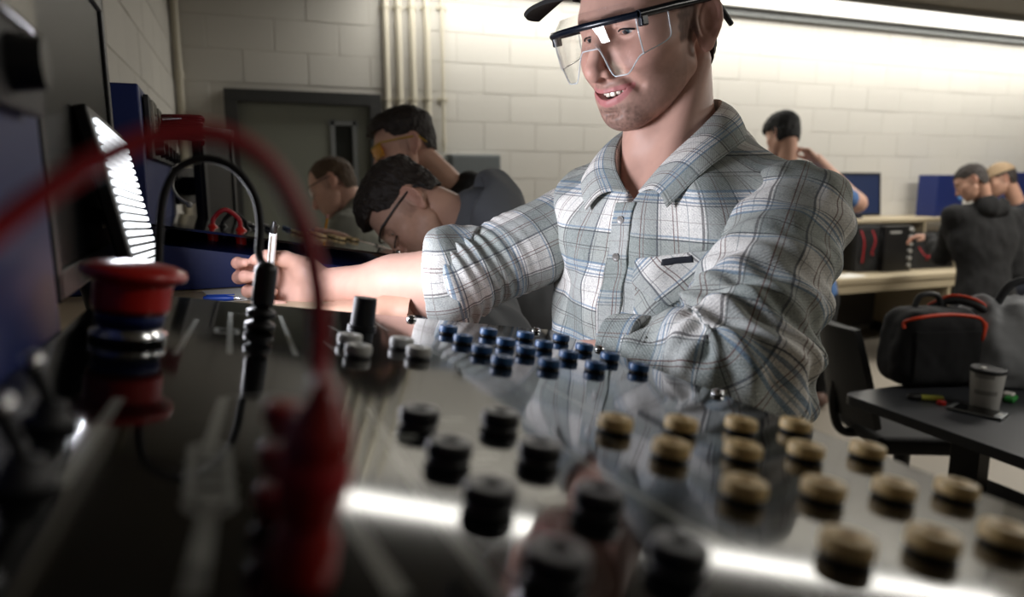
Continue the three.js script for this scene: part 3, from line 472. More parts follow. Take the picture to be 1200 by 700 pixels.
// a closed sheet of cloth or plastic with thickness over a patch P(u, v)
function sheet(P, nu, nv, thick, size = [1, 1]) {
  const pts = [], nor = [], e = 1e-3, pos = [], nn = [], uv = [], idx = [];
  for (let j = 0; j <= nv; j++) for (let i = 0; i <= nu; i++) {
    const u = i / nu, v = j / nv, p = P(u, v), du = P(Math.min(1, u + e), v).sub(P(Math.max(0, u - e), v)), dv = P(u, Math.min(1, v + e)).sub(P(u, Math.max(0, v - e)));
    pts.push(p); nor.push(du.cross(dv).normalize());
  }
  const n = pts.length, put = (p, q, u, v) => { pos.push(p.x, p.y, p.z); nn.push(q.x, q.y, q.z); uv.push(u, v); };
  for (let s = 0; s < 2; s++) for (let k = 0; k < n; k++) put(pts[k].clone().addScaledVector(nor[k], s ? -thick / 2 : thick / 2), s ? nor[k].clone().negate() : nor[k], (k % (nu + 1)) / nu * size[0], Math.floor(k / (nu + 1)) / nv * size[1]);
  const id = (i, j, s) => s * n + j * (nu + 1) + i;
  for (let j = 0; j < nv; j++) for (let i = 0; i < nu; i++) { idx.push(id(i, j, 0), id(i + 1, j, 0), id(i + 1, j + 1, 0), id(i, j, 0), id(i + 1, j + 1, 0), id(i, j + 1, 0)); idx.push(id(i, j, 1), id(i + 1, j + 1, 1), id(i + 1, j, 1), id(i, j, 1), id(i, j + 1, 1), id(i + 1, j + 1, 1)); }
  const rim = []; for (let i = 0; i < nu; i++) rim.push([i, 0]); for (let j = 0; j < nv; j++) rim.push([nu, j]); for (let i = nu; i > 0; i--) rim.push([i, nv]); for (let j = nv; j > 0; j--) rim.push([0, j]);
  rim.forEach(([i, j], k) => { const [a, b] = rim[(k + 1) % rim.length], q = [id(i, j, 0), id(i, j, 1), id(a, b, 1), id(a, b, 0)], m = pos.length / 3, A = pts[j * (nu + 1) + i], B = pts[b * (nu + 1) + a], side = B.clone().sub(A).cross(nor[j * (nu + 1) + i]).normalize(); for (const c of q) put(V(pos[3 * c], pos[3 * c + 1], pos[3 * c + 2]), side, uv[2 * c], uv[2 * c + 1]); idx.push(m, m + 1, m + 2, m, m + 2, m + 3); });
  const g = new THREE.BufferGeometry(); g.setAttribute('position', new THREE.Float32BufferAttribute(pos, 3)); g.setAttribute('normal', new THREE.Float32BufferAttribute(nn, 3)); g.setAttribute('uv', new THREE.Float32BufferAttribute(uv, 2)); g.setIndex(idx); return g;
}
const curve = (pts) => { const c = new THREE.CatmullRomCurve3(pts.map((p) => V(...p)), false, 'centripetal'); return (t) => c.getPoint(clamp(t, 0, 1)); };

// ---------- the man in plaid ----------
const plaid = canvasTexture(1024, 1024, (c, w) => { // 0.2 m of cloth
  const mm = w / 200, rnd = random(5);
  c.fillStyle = '#eeece7'; c.fillRect(0, 0, w, w);
  const band = (x, width, color, alpha, vertical) => { c.globalAlpha = alpha; c.fillStyle = color; for (const o of [-200, 0, 200]) vertical ? c.fillRect((x + o) * mm, 0, width * mm, w) : c.fillRect(0, (x + o) * mm, w, width * mm); };
  for (let k = 0; k < 2; k++) {
    const o = k * 100;
    band(o + 8, 44, '#737f7d', 0.50, true); band(o + 6, 42, '#717d7a', 0.52, false);
    for (const [x, d, col, a] of [[4, 2.6, '#3b3a3c', 0.62], [9, 1.2, '#3b3a3c', 0.5], [28, 1.3, '#5a3a36', 0.75], [33, 1.0, '#5a3a36', 0.6], [50, 2.4, '#383c44', 0.62], [55, 1.0, '#383c44', 0.45], [72, 1.2, '#5d413c', 0.75], [77, 1.2, '#5d413c', 0.65], [90, 1.0, '#777f84', 0.6]]) band(o + x, d, col, a, true);
    for (const [x, d, col, a] of [[46, 3.0, '#4d6f93', 0.55], [51, 1.6, '#93a5b6', 0.6], [54, 3.0, '#4d6f93', 0.6], [60, 2.0, '#4b6484', 0.55], [64, 1.0, '#2c3340', 0.7], [2, 2.2, '#557595', 0.5], [6.5, 1.4, '#2b3038', 0.75], [26, 1.0, '#2b2b2d', 0.65], [30, 1.0, '#5d5553', 0.5], [84, 0.9, '#7a706c', 0.5]]) band(o + x, d, col, a, false);
  }
  for (let i = 0; i < 150000; i++) { c.globalAlpha = 0.08 + 0.16 * rnd(); c.fillStyle = rnd() > 0.45 ? '#f4f2ec' : '#3a3d40'; const x = rnd() * w, y = rnd() * w; rnd() > 0.5 ? c.fillRect(x, y, 1.4, 6) : c.fillRect(x, y, 6, 1.4); }
  c.globalAlpha = 1;
});
const clothBump = noiseTexture(256, (i, j, n) => 0.5 + 0.25 * Math.sin((i + j) * Math.PI / 4) + 0.25 * tiled(i, j, n, 64, 3));
clothBump.repeat.set(8, 8);
plaid.repeat.set(5, 5);                                                    // uv is in metres
M.plaid = new THREE.MeshPhysicalMaterial({ map: plaid, roughness: 0.92, sheen: 0.25, sheenRoughness: 0.6, bumpMap: clothBump, bumpScale: 0.0004 });
M.capCloth = std(0x050506, 0.9);
const CAUCASIAN = [0.57, 0.34, 0.27];

const man = thing('person', 'man in a plaid flannel shirt and black cap, smiling as he writes at the console', 'person', [0, 0, 0]);
const SL = at(922, 258, 0.85), SR = at(676, 262, 1.09), ELL = at(858, 442, 0.735), ELR = at(527, 335, 1.0), MID = SL.clone().add(SR).multiplyScalar(0.5);
const tX = SL.clone().sub(SR).normalize(), tF0 = tX.clone().cross(V(0, 1, 0)).normalize(), tY = V(0, 1, 0).multiplyScalar(Math.cos(0.05)).addScaledVector(tF0, Math.sin(0.05)), tYo = tY.addScaledVector(tX, -tY.dot(tX)).normalize();
const T = frame(MID.clone(), tX, tYo, tX.clone().cross(tYo).normalize());
const HEAD = facing(at(763, 28, 0.93), inCamera(-Math.sin(55 * RAD) * Math.cos(19 * RAD), -Math.sin(19 * RAD), -Math.cos(55 * RAD) * Math.cos(19 * RAD)), inCamera(0, 1, 0), -0.13);
const penTip = onY(314, 351, DESK_Y + 0.0035), WR = at(381, 335, penTip.clone().sub(camera.position).dot(E.fwd) + 0.025);
man.position.set(MID.x, 0, MID.z);
const own = (g) => g.translate(-man.position.x, 0, -man.position.z);      // world shapes into the man's own axes
const torso = join_([
  [ell(-0.002, -0.16, 0.004, 0.168, 0.20, 0.118), 0.05], [C(-0.150, -0.024, 0, 0.150, -0.024, 0, 0.055, 0.055), 0.05], [C(0, 0.080, -0.046, 0.140, 0.018, -0.014, 0.050, 0.050), 0.06], [C(0, 0.080, -0.046, -0.140, 0.018, -0.014, 0.050, 0.050), 0.06], [C(-0.075, -0.005, 0.030, 0.075, -0.005, 0.030, 0.046, 0.046), 0.05],
  [ell(-0.026, -0.38, 0.006, 0.140, 0.22, 0.110), 0.06], [ell(-0.050, -0.56, -0.01, 0.150, 0.17, 0.116), 0.06]]);
const neckLow = T.out(V(0, 0.03, -0.012)), neckTop = HEAD.out(V(0, -0.045, -0.030));
const WL = at(668, 424, 0.87);
const hipL = T.out(V(0.035, -0.60, -0.02)), hipR = T.out(V(-0.135, -0.60, -0.02)), floorAt = (p, x, z) => V(p.x + x, 0.08, p.z + z);
const ankL = floorAt(hipL, 0.03, 0.02), ankR = floorAt(hipR, 0.0, -0.04), kneeOf = (h, a) => h.clone().add(a).multiplyScalar(0.5).addScaledVector(tF0, 0.03);
const kneeL = kneeOf(hipL, ankL), kneeR = kneeOf(hipR, ankR);
{ // body: one skin, with finer grids for head and hands
  const base = CAUCASIAN, tone = skinColor(base, { smile: 1, stubble: 0.9, brows: 0.8 });
  const bodyField = (() => {
    const t = inFrame(T, torso), L = [cap(neckLow, neckTop, 0.061, 0.054), cap(SR, ELR, 0.050, 0.043), cap(ELR, WR, 0.0425, 0.0270), cap(ELR, ELR.clone().lerp(WR, 0.40), 0.040, 0.0415), cap(SL, ELL, 0.052, 0.044), cap(ELL, WL, 0.044, 0.027), cap(hipL, kneeL, 0.080, 0.055), cap(kneeL, ankL, 0.056, 0.036), cap(hipR, kneeR, 0.080, 0.055), cap(kneeR, ankR, 0.056, 0.036)];
    const scm = [cap(HEAD.out(V(0.055, -0.055, -0.02)), T.out(V(0.018, 0.012, 0.062)), 0.014, 0.010), cap(HEAD.out(V(-0.055, -0.055, -0.02)), T.out(V(-0.018, 0.012, 0.062)), 0.014, 0.010)];
    const adam = HEAD.out(V(0, -0.135, 0.045));
    return (x, y, z) => { let d = t(x, y, z) + 0.006; for (const f of L) d = smin(d, f(x, y, z), 0.035); for (const f of scm) d = smin(d, f(x, y, z), 0.022); d = smin(d, Math.hypot(x - adam.x, y - adam.y, z - adam.z) - 0.012, 0.03); return d; };
  })();
  const plainTone = (x, y, z) => { const k = 1 + 0.05 * noise(x * 60, y * 60, z * 60) + 0.04 * noise(x * 200, y * 200, z * 200); return [base[0] * k, base[1] * k, base[2] * k]; };
  const lo = V(Infinity, Infinity, Infinity), hi = lo.clone().negate(); for (const p of [SL, SR, ELL, ELR, WR, WL, neckTop, hipL, hipR, ankL, ankR]) { lo.min(p); hi.max(p); }
  const body = nets(bodyField, lo.clone().subScalar(0.10), hi.clone().addScalar(0.10), 0.008, { color: plainTone });
  const hf = headField({ smile: 1 }), head = nets(hf, V(-0.11, -0.16, -0.13), V(0.11, 0.13, 0.15), 0.0019, { color: tone });
  placeGeometry(head, HEAD);
  const D = WR.clone().sub(ELR).normalize(), flat = inCamera(-1, 0.04, 0.10).normalize(), hx = D.clone().multiplyScalar(0.25).addScaledVector(flat, 0.75).normalize(), hz = inCamera(-0.10, 0.05, -1).addScaledVector(hx, -inCamera(-0.10, 0.05, -1).dot(hx)).normalize(), hy = hz.clone().cross(hx);
  const HAND_R = frame(WR, hx, hy, hz);
  const up = hy.dot(E.up) > 0;
  const handR = handGeometry(HAND_R, !up, PEN_GRIP, PEN_THUMB, base, 0.0022);
  const lx = WL.clone().sub(ELL).normalize(), lz = V(0, -1, 0).addScaledVector(lx, lx.y).normalize(), handL = handGeometry(frame(WL, lx, lz.clone().cross(lx), lz), true, RELAXED, RELAXED_THUMB, base, 0.003);
  part('body', own(joinColored([body, head, handR, handL])), M.skin, man);
  for (const s of [1, -1]) part('eye', own(placeGeometry(eyeball(s, [0.05, 0.075, 0.09]), HEAD)), M.eye, man);
  for (const s of [1, -1]) part('eyelashes', own(placeGeometry(tube([[s * 0.0190, -0.0035, 0.0835], [s * 0.0260, -0.0022, 0.0880], [s * 0.0320, -0.0022, 0.0893], [s * 0.0390, -0.0034, 0.0868], [s * 0.0445, -0.0052, 0.0812]], 0.0010, 24, 6), HEAD)), M.capCloth, man);
  part('teeth', own(placeGeometry(teethShape(), HEAD)), M.teeth, man);
  const hair = nets(hairField((x, y, z) => 0.0020 + 0.004 * step01(0.0, 0.05, y), shortHairline), V(-0.10, -0.09, -0.13), V(0.10, 0.09, 0.12), 0.0022);
  part('hair', own(placeGeometry(hair, HEAD)), std(0x2a1c14, 0.75), man);
}
// shirt: yoked body, two sleeves, cuffs, collar leaves, button front, chest pocket
const foldNoise = (x, y, z) => noise(x * 9, y * 9, z * 9) * 0.006 + noise(x * 22, y * 14, z * 22) * 0.0036 + noise(x * 48, y * 34, z * 48) * 0.0013;
const drape = (x, y, z) => { const r = 0.0046 * Math.sin((x * 0.9 + y * 0.55) * 58 + 2.6 * noise(x * 7, y * 7, 1)) + 0.0022 * Math.sin((x * 0.7 - y * 0.8) * 120 + 3 * noise(x * 11, y * 11, 3)) * step01(0.02, -0.10, y) * (0.35 + 0.65 * step01(-0.1, 0.3, noise(x * 5, y * 5, 4))); return r + foldNoise(x, y, z); };
const neckHole = C(0, 0.055, 0.012, -0.02, 0.22, -0.012, 0.060, 0.066);
const shirtLocal = (x, y, z) => {
  let d = torso(x, y, z) - 0.0125 - drape(x, y, z);
  d = smax(d, -neckHole(x, y, z), 0.008);
  const v = Math.max(Math.abs(x) * 0.92 - (y - 0.030) * 0.45, 0.030 - y);                       // the open V under the throat
  return z > 0 ? smax(d, -v, 0.006) : d;
};
const shirtUV = (x, y, z) => [Math.atan2(x / 0.175, z / 0.118) * (1 / (2 * Math.PI)) + 0.5, y + 0.02 * Math.sin(x * 5)];
const shirt = part('shirt', own(placeGeometry(nets(shirtLocal, V(-0.24, -0.68, -0.17), V(0.24, 0.12, 0.18), 0.0042, { uv: shirtUV, period: 1, rough: 0.02 }), T)), M.plaid, man);
const tube2 = (A, B, C2, ra, rb, rc) => { const a = cap(A, B, ra, rb), b = cap(B, C2, rb, rc); return (x, y, z) => smin(a(x, y, z), b(x, y, z), 0.03); };
function sleeve(S, Eb, W, cutAt, rad, folds, cuffLen, cellSize, flare = 0) {
  const along = Eb.clone().sub(S), l1 = along.length(), d1 = along.clone().normalize(), fore = W.clone().sub(Eb), d2 = fore.clone().normalize(), cut = Eb.clone().addScaledVector(d2, cutAt);
  const n = d1.clone().cross(d2).normalize(), o1 = n.clone().cross(d1).negate(), o2 = n.clone().cross(d2).negate(), bendAngle = Math.acos(clamp(d1.dot(d2), -1, 1));   // o1, o2: away from the crook of the arm
  const base = tube2(S, Eb, cut.clone().addScaledVector(d2, 0.08), rad[0], rad[1], rad[2]), R = 0.4 / (2 * Math.PI);
  const coords = (x, y, z) => {
    const q = V(x - Eb.x, y - Eb.y, z - Eb.z), p1 = q.dot(d1), p2 = q.dot(d2), side = q.dot(n), arc = bendAngle * 0.035;
    if (p1 > 0 && p2 < 0) { const w = q.clone().addScaledVector(n, -side), r = w.length(), t = clamp(Math.atan2(w.dot(d1), w.dot(o1)) / Math.max(bendAngle, 0.05), 0, 1); return [Math.atan2(side, r), l1 + t * arc]; }
    const first = p1 < 0 && (p2 < 0 || -p1 > p2);
    return first ? [Math.atan2(side, q.dot(o1)), l1 + p1] : [Math.atan2(side, q.dot(o2)), l1 + arc + p2];
  };
  const end = l1 + bendAngle * 0.035 + cutAt, inner = cap(Eb, cut.clone().addScaledVector(d2, 0.1), rad[1] - 0.006, rad[2] - 0.005);
  const f = (x, y, z) => {
    let d = base(x, y, z); if (d > 0.05) return d - 0.015;
    const [a, s] = coords(x, y, z); d -= folds(a, s, end, x, y, z);
    const over = (x - cut.x) * d2.x + (y - cut.y) * d2.y + (z - cut.z) * d2.z;
    d = smax(d, over + cuffLen * 0.5, 0.004);
    return smax(d, -Math.max(inner(x, y, z), -(over + cuffLen + 0.03)), 0.003);
  };
  const cuffF = (x, y, z) => {
    const over = (x - cut.x) * d2.x + (y - cut.y) * d2.y + (z - cut.z) * d2.z; let d = base(x, y, z); if (d > 0.05) return d - 0.02;
    const [a] = coords(x, y, z); const wob = 0.0022 * Math.sin(a * 3 + 1) + 0.002 * noise(x * 40, y * 40, z * 40) + flare * step01(-cuffLen, 0, over) * Math.max(0, Math.cos(a + 1.75));
    d -= 0.0055 + wob; d = smax(d, over - 0.004 * Math.sin(a * 2) - flare * 0.4 * Math.max(0, Math.cos(a + 1.75)), 0.003); d = smax(d, -over - cuffLen, 0.003); d = Math.max(d, Math.hypot(x - cut.x, y - cut.y, z - cut.z) - 0.10); return smax(d, -(inner(x, y, z) - 0.0005 - wob), 0.002);
  };
  const lo = S.clone().min(Eb).min(cut).subScalar(0.12), hi = S.clone().max(Eb).max(cut).addScalar(0.12);
  const uv = (x, y, z) => { const [a, s] = coords(x, y, z); return [a * R + 0.2, s, 0.4]; }, uvCuff = (x, y, z) => { const [a, s] = coords(x, y, z); return [a * R + 0.23, s * 1.0 + 0.055, 0.4]; };
  return { body: nets(f, lo, hi, cellSize, { uv, period: 0.4, rough: 0.03 }), cuff: nets(cuffF, lo, hi, cellSize * 0.8, { uv: uvCuff, period: 0.4, rough: 0.03 }) };
}
{
  const r = sleeve(SR, ELR, WR, 0.012, [0.062, 0.052, 0.050], (a, s, end, x, y, z) => {
    const m = step01(end - 0.20, end - 0.06, s), w = Math.sin(s * 2 * Math.PI / 0.0185 + 2.4 * Math.sin(a + 0.6) + 2.5 * noise(x * 16, y * 16, z * 16));
    return 0.004 + m * (0.0042 * w * (0.55 + 0.45 * noise(x * 20, y * 20, z * 20)) + 0.003) + foldNoise(x, y, z) * 0.8;
  }, 0.050, 0.0034, 0.016);
  const pr = part('sleeve', own(r.body), M.plaid, shirt); part('cuff', own(r.cuff), M.plaid, shirt);
  const l = sleeve(SL, ELL, WL, 0.140, [0.064, 0.061, 0.052], (a, s, end, x, y, z) => {
    const l1 = SL.distanceTo(ELL), u = s - 0.05 * Math.sin(a + 0.5), near = Math.exp(-(((s - l1) / 0.10) ** 2));
    const w1 = Math.sin((s * 1.0 + a * 0.042) * 2 * Math.PI / 0.062 + 1.5 * noise(x * 9, y * 9, z * 9)), w2 = Math.sin((s - a * 0.03) * 2 * Math.PI / 0.030 + 2 * noise(x * 14, y * 14, z * 14));
    return 0.006 + 0.0068 * w1 * (0.45 + 0.55 * near) + 0.0042 * w2 * near + foldNoise(x, y, z) * 1.4 + 0.006 * near;
  }, 0.045, 0.0036, 0.0);
  part('sleeve', own(l.body), M.plaid, shirt); part('cuff', own(l.cuff), M.plaid, shirt);
  // collar
  for (const s of [1, -1]) {
    const fold = curve([[s * 0.010, 0.046, 0.080], [s * 0.040, 0.082, 0.062], [s * 0.064, 0.122, 0.012], [s * 0.052, 0.156, -0.058], [0, 0.166, -0.088]]), outer = curve([[s * 0.064, 0.026, 0.100], [s * 0.098, 0.068, 0.062], [s * 0.106, 0.094, 0.000], [s * 0.074, 0.108, -0.082], [0, 0.112, -0.114]]);
    const inn = curve([[s * 0.008, 0.018, 0.074], [s * 0.036, 0.048, 0.056], [s * 0.056, 0.082, 0.010], [s * 0.046, 0.112, -0.052], [0, 0.120, -0.080]]);
    const leaf = (u, v) => { const a = fold(u), b = outer(u), p = a.lerp(b, v); p.y += 0.012 * Math.sin(v * Math.PI) * (1 - 0.4 * u); p.x += s * 0.004 * Math.sin(v * Math.PI); return p; };
    const band = (u, v) => fold(u).lerp(inn(u), v);
    part('collar', own(placeGeometry(sheet(s > 0 ? leaf : (u, v) => leaf(u, 1 - v), 40, 12, 0.003, [0.26, 0.075]), T)), M.plaid, shirt);
    part('collar_band', own(placeGeometry(sheet(s > 0 ? band : (u, v) => band(u, 1 - v), 40, 6, 0.0025, [0.26, 0.035]), T)), M.plaid, shirt);
  }
}

{ // button front, buttons, chest pocket with flap and a small dark tab
  const patch = (region, lift, uv, lo, hi) => own(placeGeometry(nets((x, y, z) => { const d = shirtLocal(x, y, z); return Math.max(d - lift, -d - 0.003, region(x, y, z)); }, lo, hi, 0.0022, { uv, rough: 0.01 }), T));
  const front = (y) => -0.004 + 0.006 * Math.sin(y * 9);
  part('placket', patch((x, y, z) => Math.max(Math.abs(x - front(y)) - 0.017, y - 0.034, -0.60 - y, -z), 0.0032, (x, y) => [x + 0.531, y + 0.03], V(-0.04, -0.62, 0.02), V(0.04, 0.05, 0.17)), M.plaid, shirt);
  const surface = (x, y) => { let z = 0.2; for (let i = 0; i < 60; i++) { const d = shirtLocal(x, y, z); if (d < 0.0005) break; z -= Math.max(d * 0.7, 0.0005); } return z; };
  const pearl = std(0x6d6a66, 0.3);
  for (const y of [0.012, -0.035, -0.13, -0.225, -0.32]) { const x = front(y), z = surface(x, y); part('button', own(placeGeometry(moved(lathe([[0.0001, 0.0015], [0.003, 0.0012], [0.0052, 0.0024], [0.0056, 0.0012], [0.0054, 0], [0.0001, 0]], 20), x, y, z + 0.003, Math.PI / 2, 0, 0), T)), pearl, shirt); }
  const c = 0.70710678, bias = (x, y) => [(x * c - y * c) + 0.5, x * c + y * c];
  const px = 0.078, slant = (x) => 0.10 * (x - px), wide = 0.050;
  part('pocket', patch((x, y, z) => Math.max(Math.abs(x - px) - wide, y - slant(x) + 0.045, -0.172 + slant(x) + 0.25 * Math.max(0, Math.abs(x - px) - 0.02) - y, -z), 0.0030, bias, V(0.0, -0.2, 0.0), V(0.15, 0.02, 0.17)), M.plaid, shirt);
  part('pocket_flap', patch((x, y, z) => Math.max(Math.abs(x - px) - wide - 0.002, y - slant(x) + 0.030, -0.092 + slant(x) + 0.55 * Math.abs(x - px) - y, -z), 0.0058, (x, y) => [x * c + y * c + 0.56, y * c - x * c], V(0.0, -0.2, 0.0), V(0.15, 0.02, 0.17)), M.plaid, shirt);
  const g = patch((x, y, z) => Math.max(Math.abs(x - px - 0.004) - 0.017, Math.abs(y - slant(x) + 0.038) - 0.0045, -z), 0.0072, (x, y) => [x * 8, y * 8], V(0.03, -0.08, 0.0), V(0.13, 0.02, 0.17));
  part('pocket_tab', g, std(0x121723, 0.7), shirt);
}
{ // cap, worn low; its crown leaves the frame at the top
  const line = (x, y, z) => 0.046 - 0.10 * z * (z < 0 ? 0.5 : -0.05), crown = (x, y, z) => { const d = skull(x, y * 0.94 - 0.001, z) - 0.0105; return Math.max(d, line(x, y, z) - y, -(d + 0.004)); };
  const capM = part('cap', own(placeGeometry(nets(crown, V(-0.11, 0.02, -0.13), V(0.11, 0.15, 0.13), 0.003), HEAD)), M.capCloth, man);
  const brim = sheet((u, v) => { const a = (u - 0.5) * 2.3, r = mix(0.0, 0.092, v), x = Math.sin(a) * (0.080 + r * 0.10), z0 = 0.100 * Math.cos(a * 0.62) - 0.012; return V(x * (1 - 0.06 * v), 0.063 - 0.020 * v - 0.95 * x * x * (0.4 + 1.6 * v), z0 + r * (1 - 0.30 * (u * 2 - 1) ** 4)); }, 48, 14, 0.0045);
  part('brim', own(placeGeometry(brim, HEAD)), M.capCloth, capM);
  part('top_button', own(placeGeometry(new THREE.SphereGeometry(0.007, 16, 10).scale(1, 0.6, 1).translate(0, 0.136, -0.004), HEAD)), M.capCloth, capM);
}
{ // clear safety glasses with a dark blue brow bar
  const g = thing('safety_glasses', 'clear wraparound safety glasses with a dark brow bar on the smiling man in plaid', 'glasses', HEAD.O);
  const put = (geo) => { const k = geo.clone().translate(0, -0.015, 0.006); placeGeometry(k, HEAD); return k.translate(-HEAD.O.x, -HEAD.O.y, -HEAD.O.z); };
  const zf = (x) => 0.1265 - 4.4 * x * x, low = (x) => { const a = Math.abs(x); return a < 0.008 ? -0.004 : a < 0.036 ? mix(-0.004, -0.040, step01(0.012, 0.036, a)) : a < 0.050 ? -0.040 : mix(-0.040, -0.020, step01(0.050, 0.073, a)); };
  M.lens = new THREE.MeshPhysicalMaterial({ color: 0xffffff, transmission: 1, thickness: 0, roughness: 0.015, ior: 1.58 });
  part('lens', put(sheet((u, v) => { const x = mix(-0.073, 0.073, u), y = mix(0.022, low(x), v); return V(x, y, zf(x) - (0.006 + 0.010 * v) * v * (1 - Math.abs(x) / 0.12)); }, 64, 16, 0.002)), M.lens, g);
  for (const s of [1, -1]) part('side_shield', put(sheet((u, v) => { const t = s > 0 ? u : 1 - u, x = mix(0.073, 0.0785, t), z = mix(zf(0.073), 0.052, t), y = mix(0.022, mix(-0.020, -0.006, t), v); return V(s * x, y, z - 0.004 * v * (1 - t)); }, 16, 10, 0.002)), M.lens, g);
  const edgeM = new THREE.MeshPhysicalMaterial({ color: 0xe6edf0, roughness: 0.08, transmission: 0.35, thickness: 0 }), lensAt = (x, v) => V(x, mix(0.022, low(x), v), zf(x) - (0.006 + 0.010 * v) * v * (1 - Math.abs(x) / 0.12));
  part('lens_edge', put(tube(Array.from({ length: 60 }, (_, i) => lensAt(mix(-0.073, 0.073, i / 59), 1)), 0.0009, 160, 6)), edgeM, g);
  for (const s of [1, -1]) { part('lens_corner', put(tube([lensAt(s * 0.073, 0), lensAt(s * 0.073, 0.5), lensAt(s * 0.073, 1)], 0.0009, 12, 6)), edgeM, g); part('shield_edge', put(tube([lensAt(s * 0.073, 1), V(s * 0.0785, -0.006, 0.052), V(s * 0.0787, 0.006, 0.0515), V(s * 0.0785, 0.022, 0.052)], 0.0008, 30, 6)), edgeM, g); }
  part('brow_guard', put(sheet((u, v) => { const x = mix(-0.060, 0.060, u); return V(x, mix(0.028, 0.040, v), zf(x) - mix(0.001, 0.012, v)); }, 40, 4, 0.0018)), M.lens, g);
  const barM = std(0x0d1420, 0.25), bar = []; for (let i = 0; i < 40; i++) { const x0 = mix(-0.076, 0.076, i / 40), x1 = mix(-0.076, 0.076, (i + 1) / 40); bar.push(rod(V(x0, 0.0235, zf(x0) + 0.001), V(x1, 0.0235, zf(x1) + 0.001), 0.0042, 0.0042, 10)); }
  part('brow_bar', put(join(bar)), barM, g);
  for (const s of [1, -1]) { const t = part('temple', put(join([rod(V(s * 0.076, 0.0235, zf(0.076) + 0.001), V(s * 0.0795, 0.027, 0.045), 0.0052, 0.0052), rod(V(s * 0.0795, 0.027, 0.045), V(s * 0.0835, 0.030, -0.03), 0.0052, 0.0044), rod(V(s * 0.0835, 0.030, -0.03), V(s * 0.083, -0.006, -0.062), 0.0044, 0.0035)])), barM, g); part('hinge', put(box(0.008, 0.014, 0.012, s * 0.0765, 0.017, zf(0.076) - 0.006, 0.002)), barM, t); }
}
{ // the pen, held upright between index finger and thumb
  const low = penTip.clone(), high = at(321.5, 259, low.clone().sub(camera.position).dot(E.fwd) - 0.05), d = high.clone().sub(low), L = d.length(), q = new THREE.Quaternion().setFromUnitVectors(V(0, 1, 0), d.normalize());
  const p = thing('pen', 'white and silver push-button pen upright in the fist of the man in plaid', 'pen', low); p.quaternion.copy(q);
  part('barrel', lathe([[0.0001, 0.012], [0.0036, 0.014], [0.0052, 0.03], [0.0056, 0.06], [0.0056, L - 0.022], [0.005, L - 0.018], [0.0001, L - 0.018]], 24), std(0xd9dcdf, 0.25), p);
  part('tip', lathe([[0.0001, 0], [0.0006, 0.0008], [0.0012, 0.004], [0.0036, 0.0145], [0.0001, 0.0145]], 20), M.chrome, p);
  part('clip', box(0.0024, 0.045, 0.0024, -0.0028, L - 0.043, 0.0055, 0.001), M.chrome, p);
  part('button', lathe([[0.0001, L - 0.019], [0.0048, L - 0.019], [0.0046, L - 0.008], [0.0032, L - 0.007], [0.003, L - 0.001], [0.0001, L]], 20), M.black, p);
}
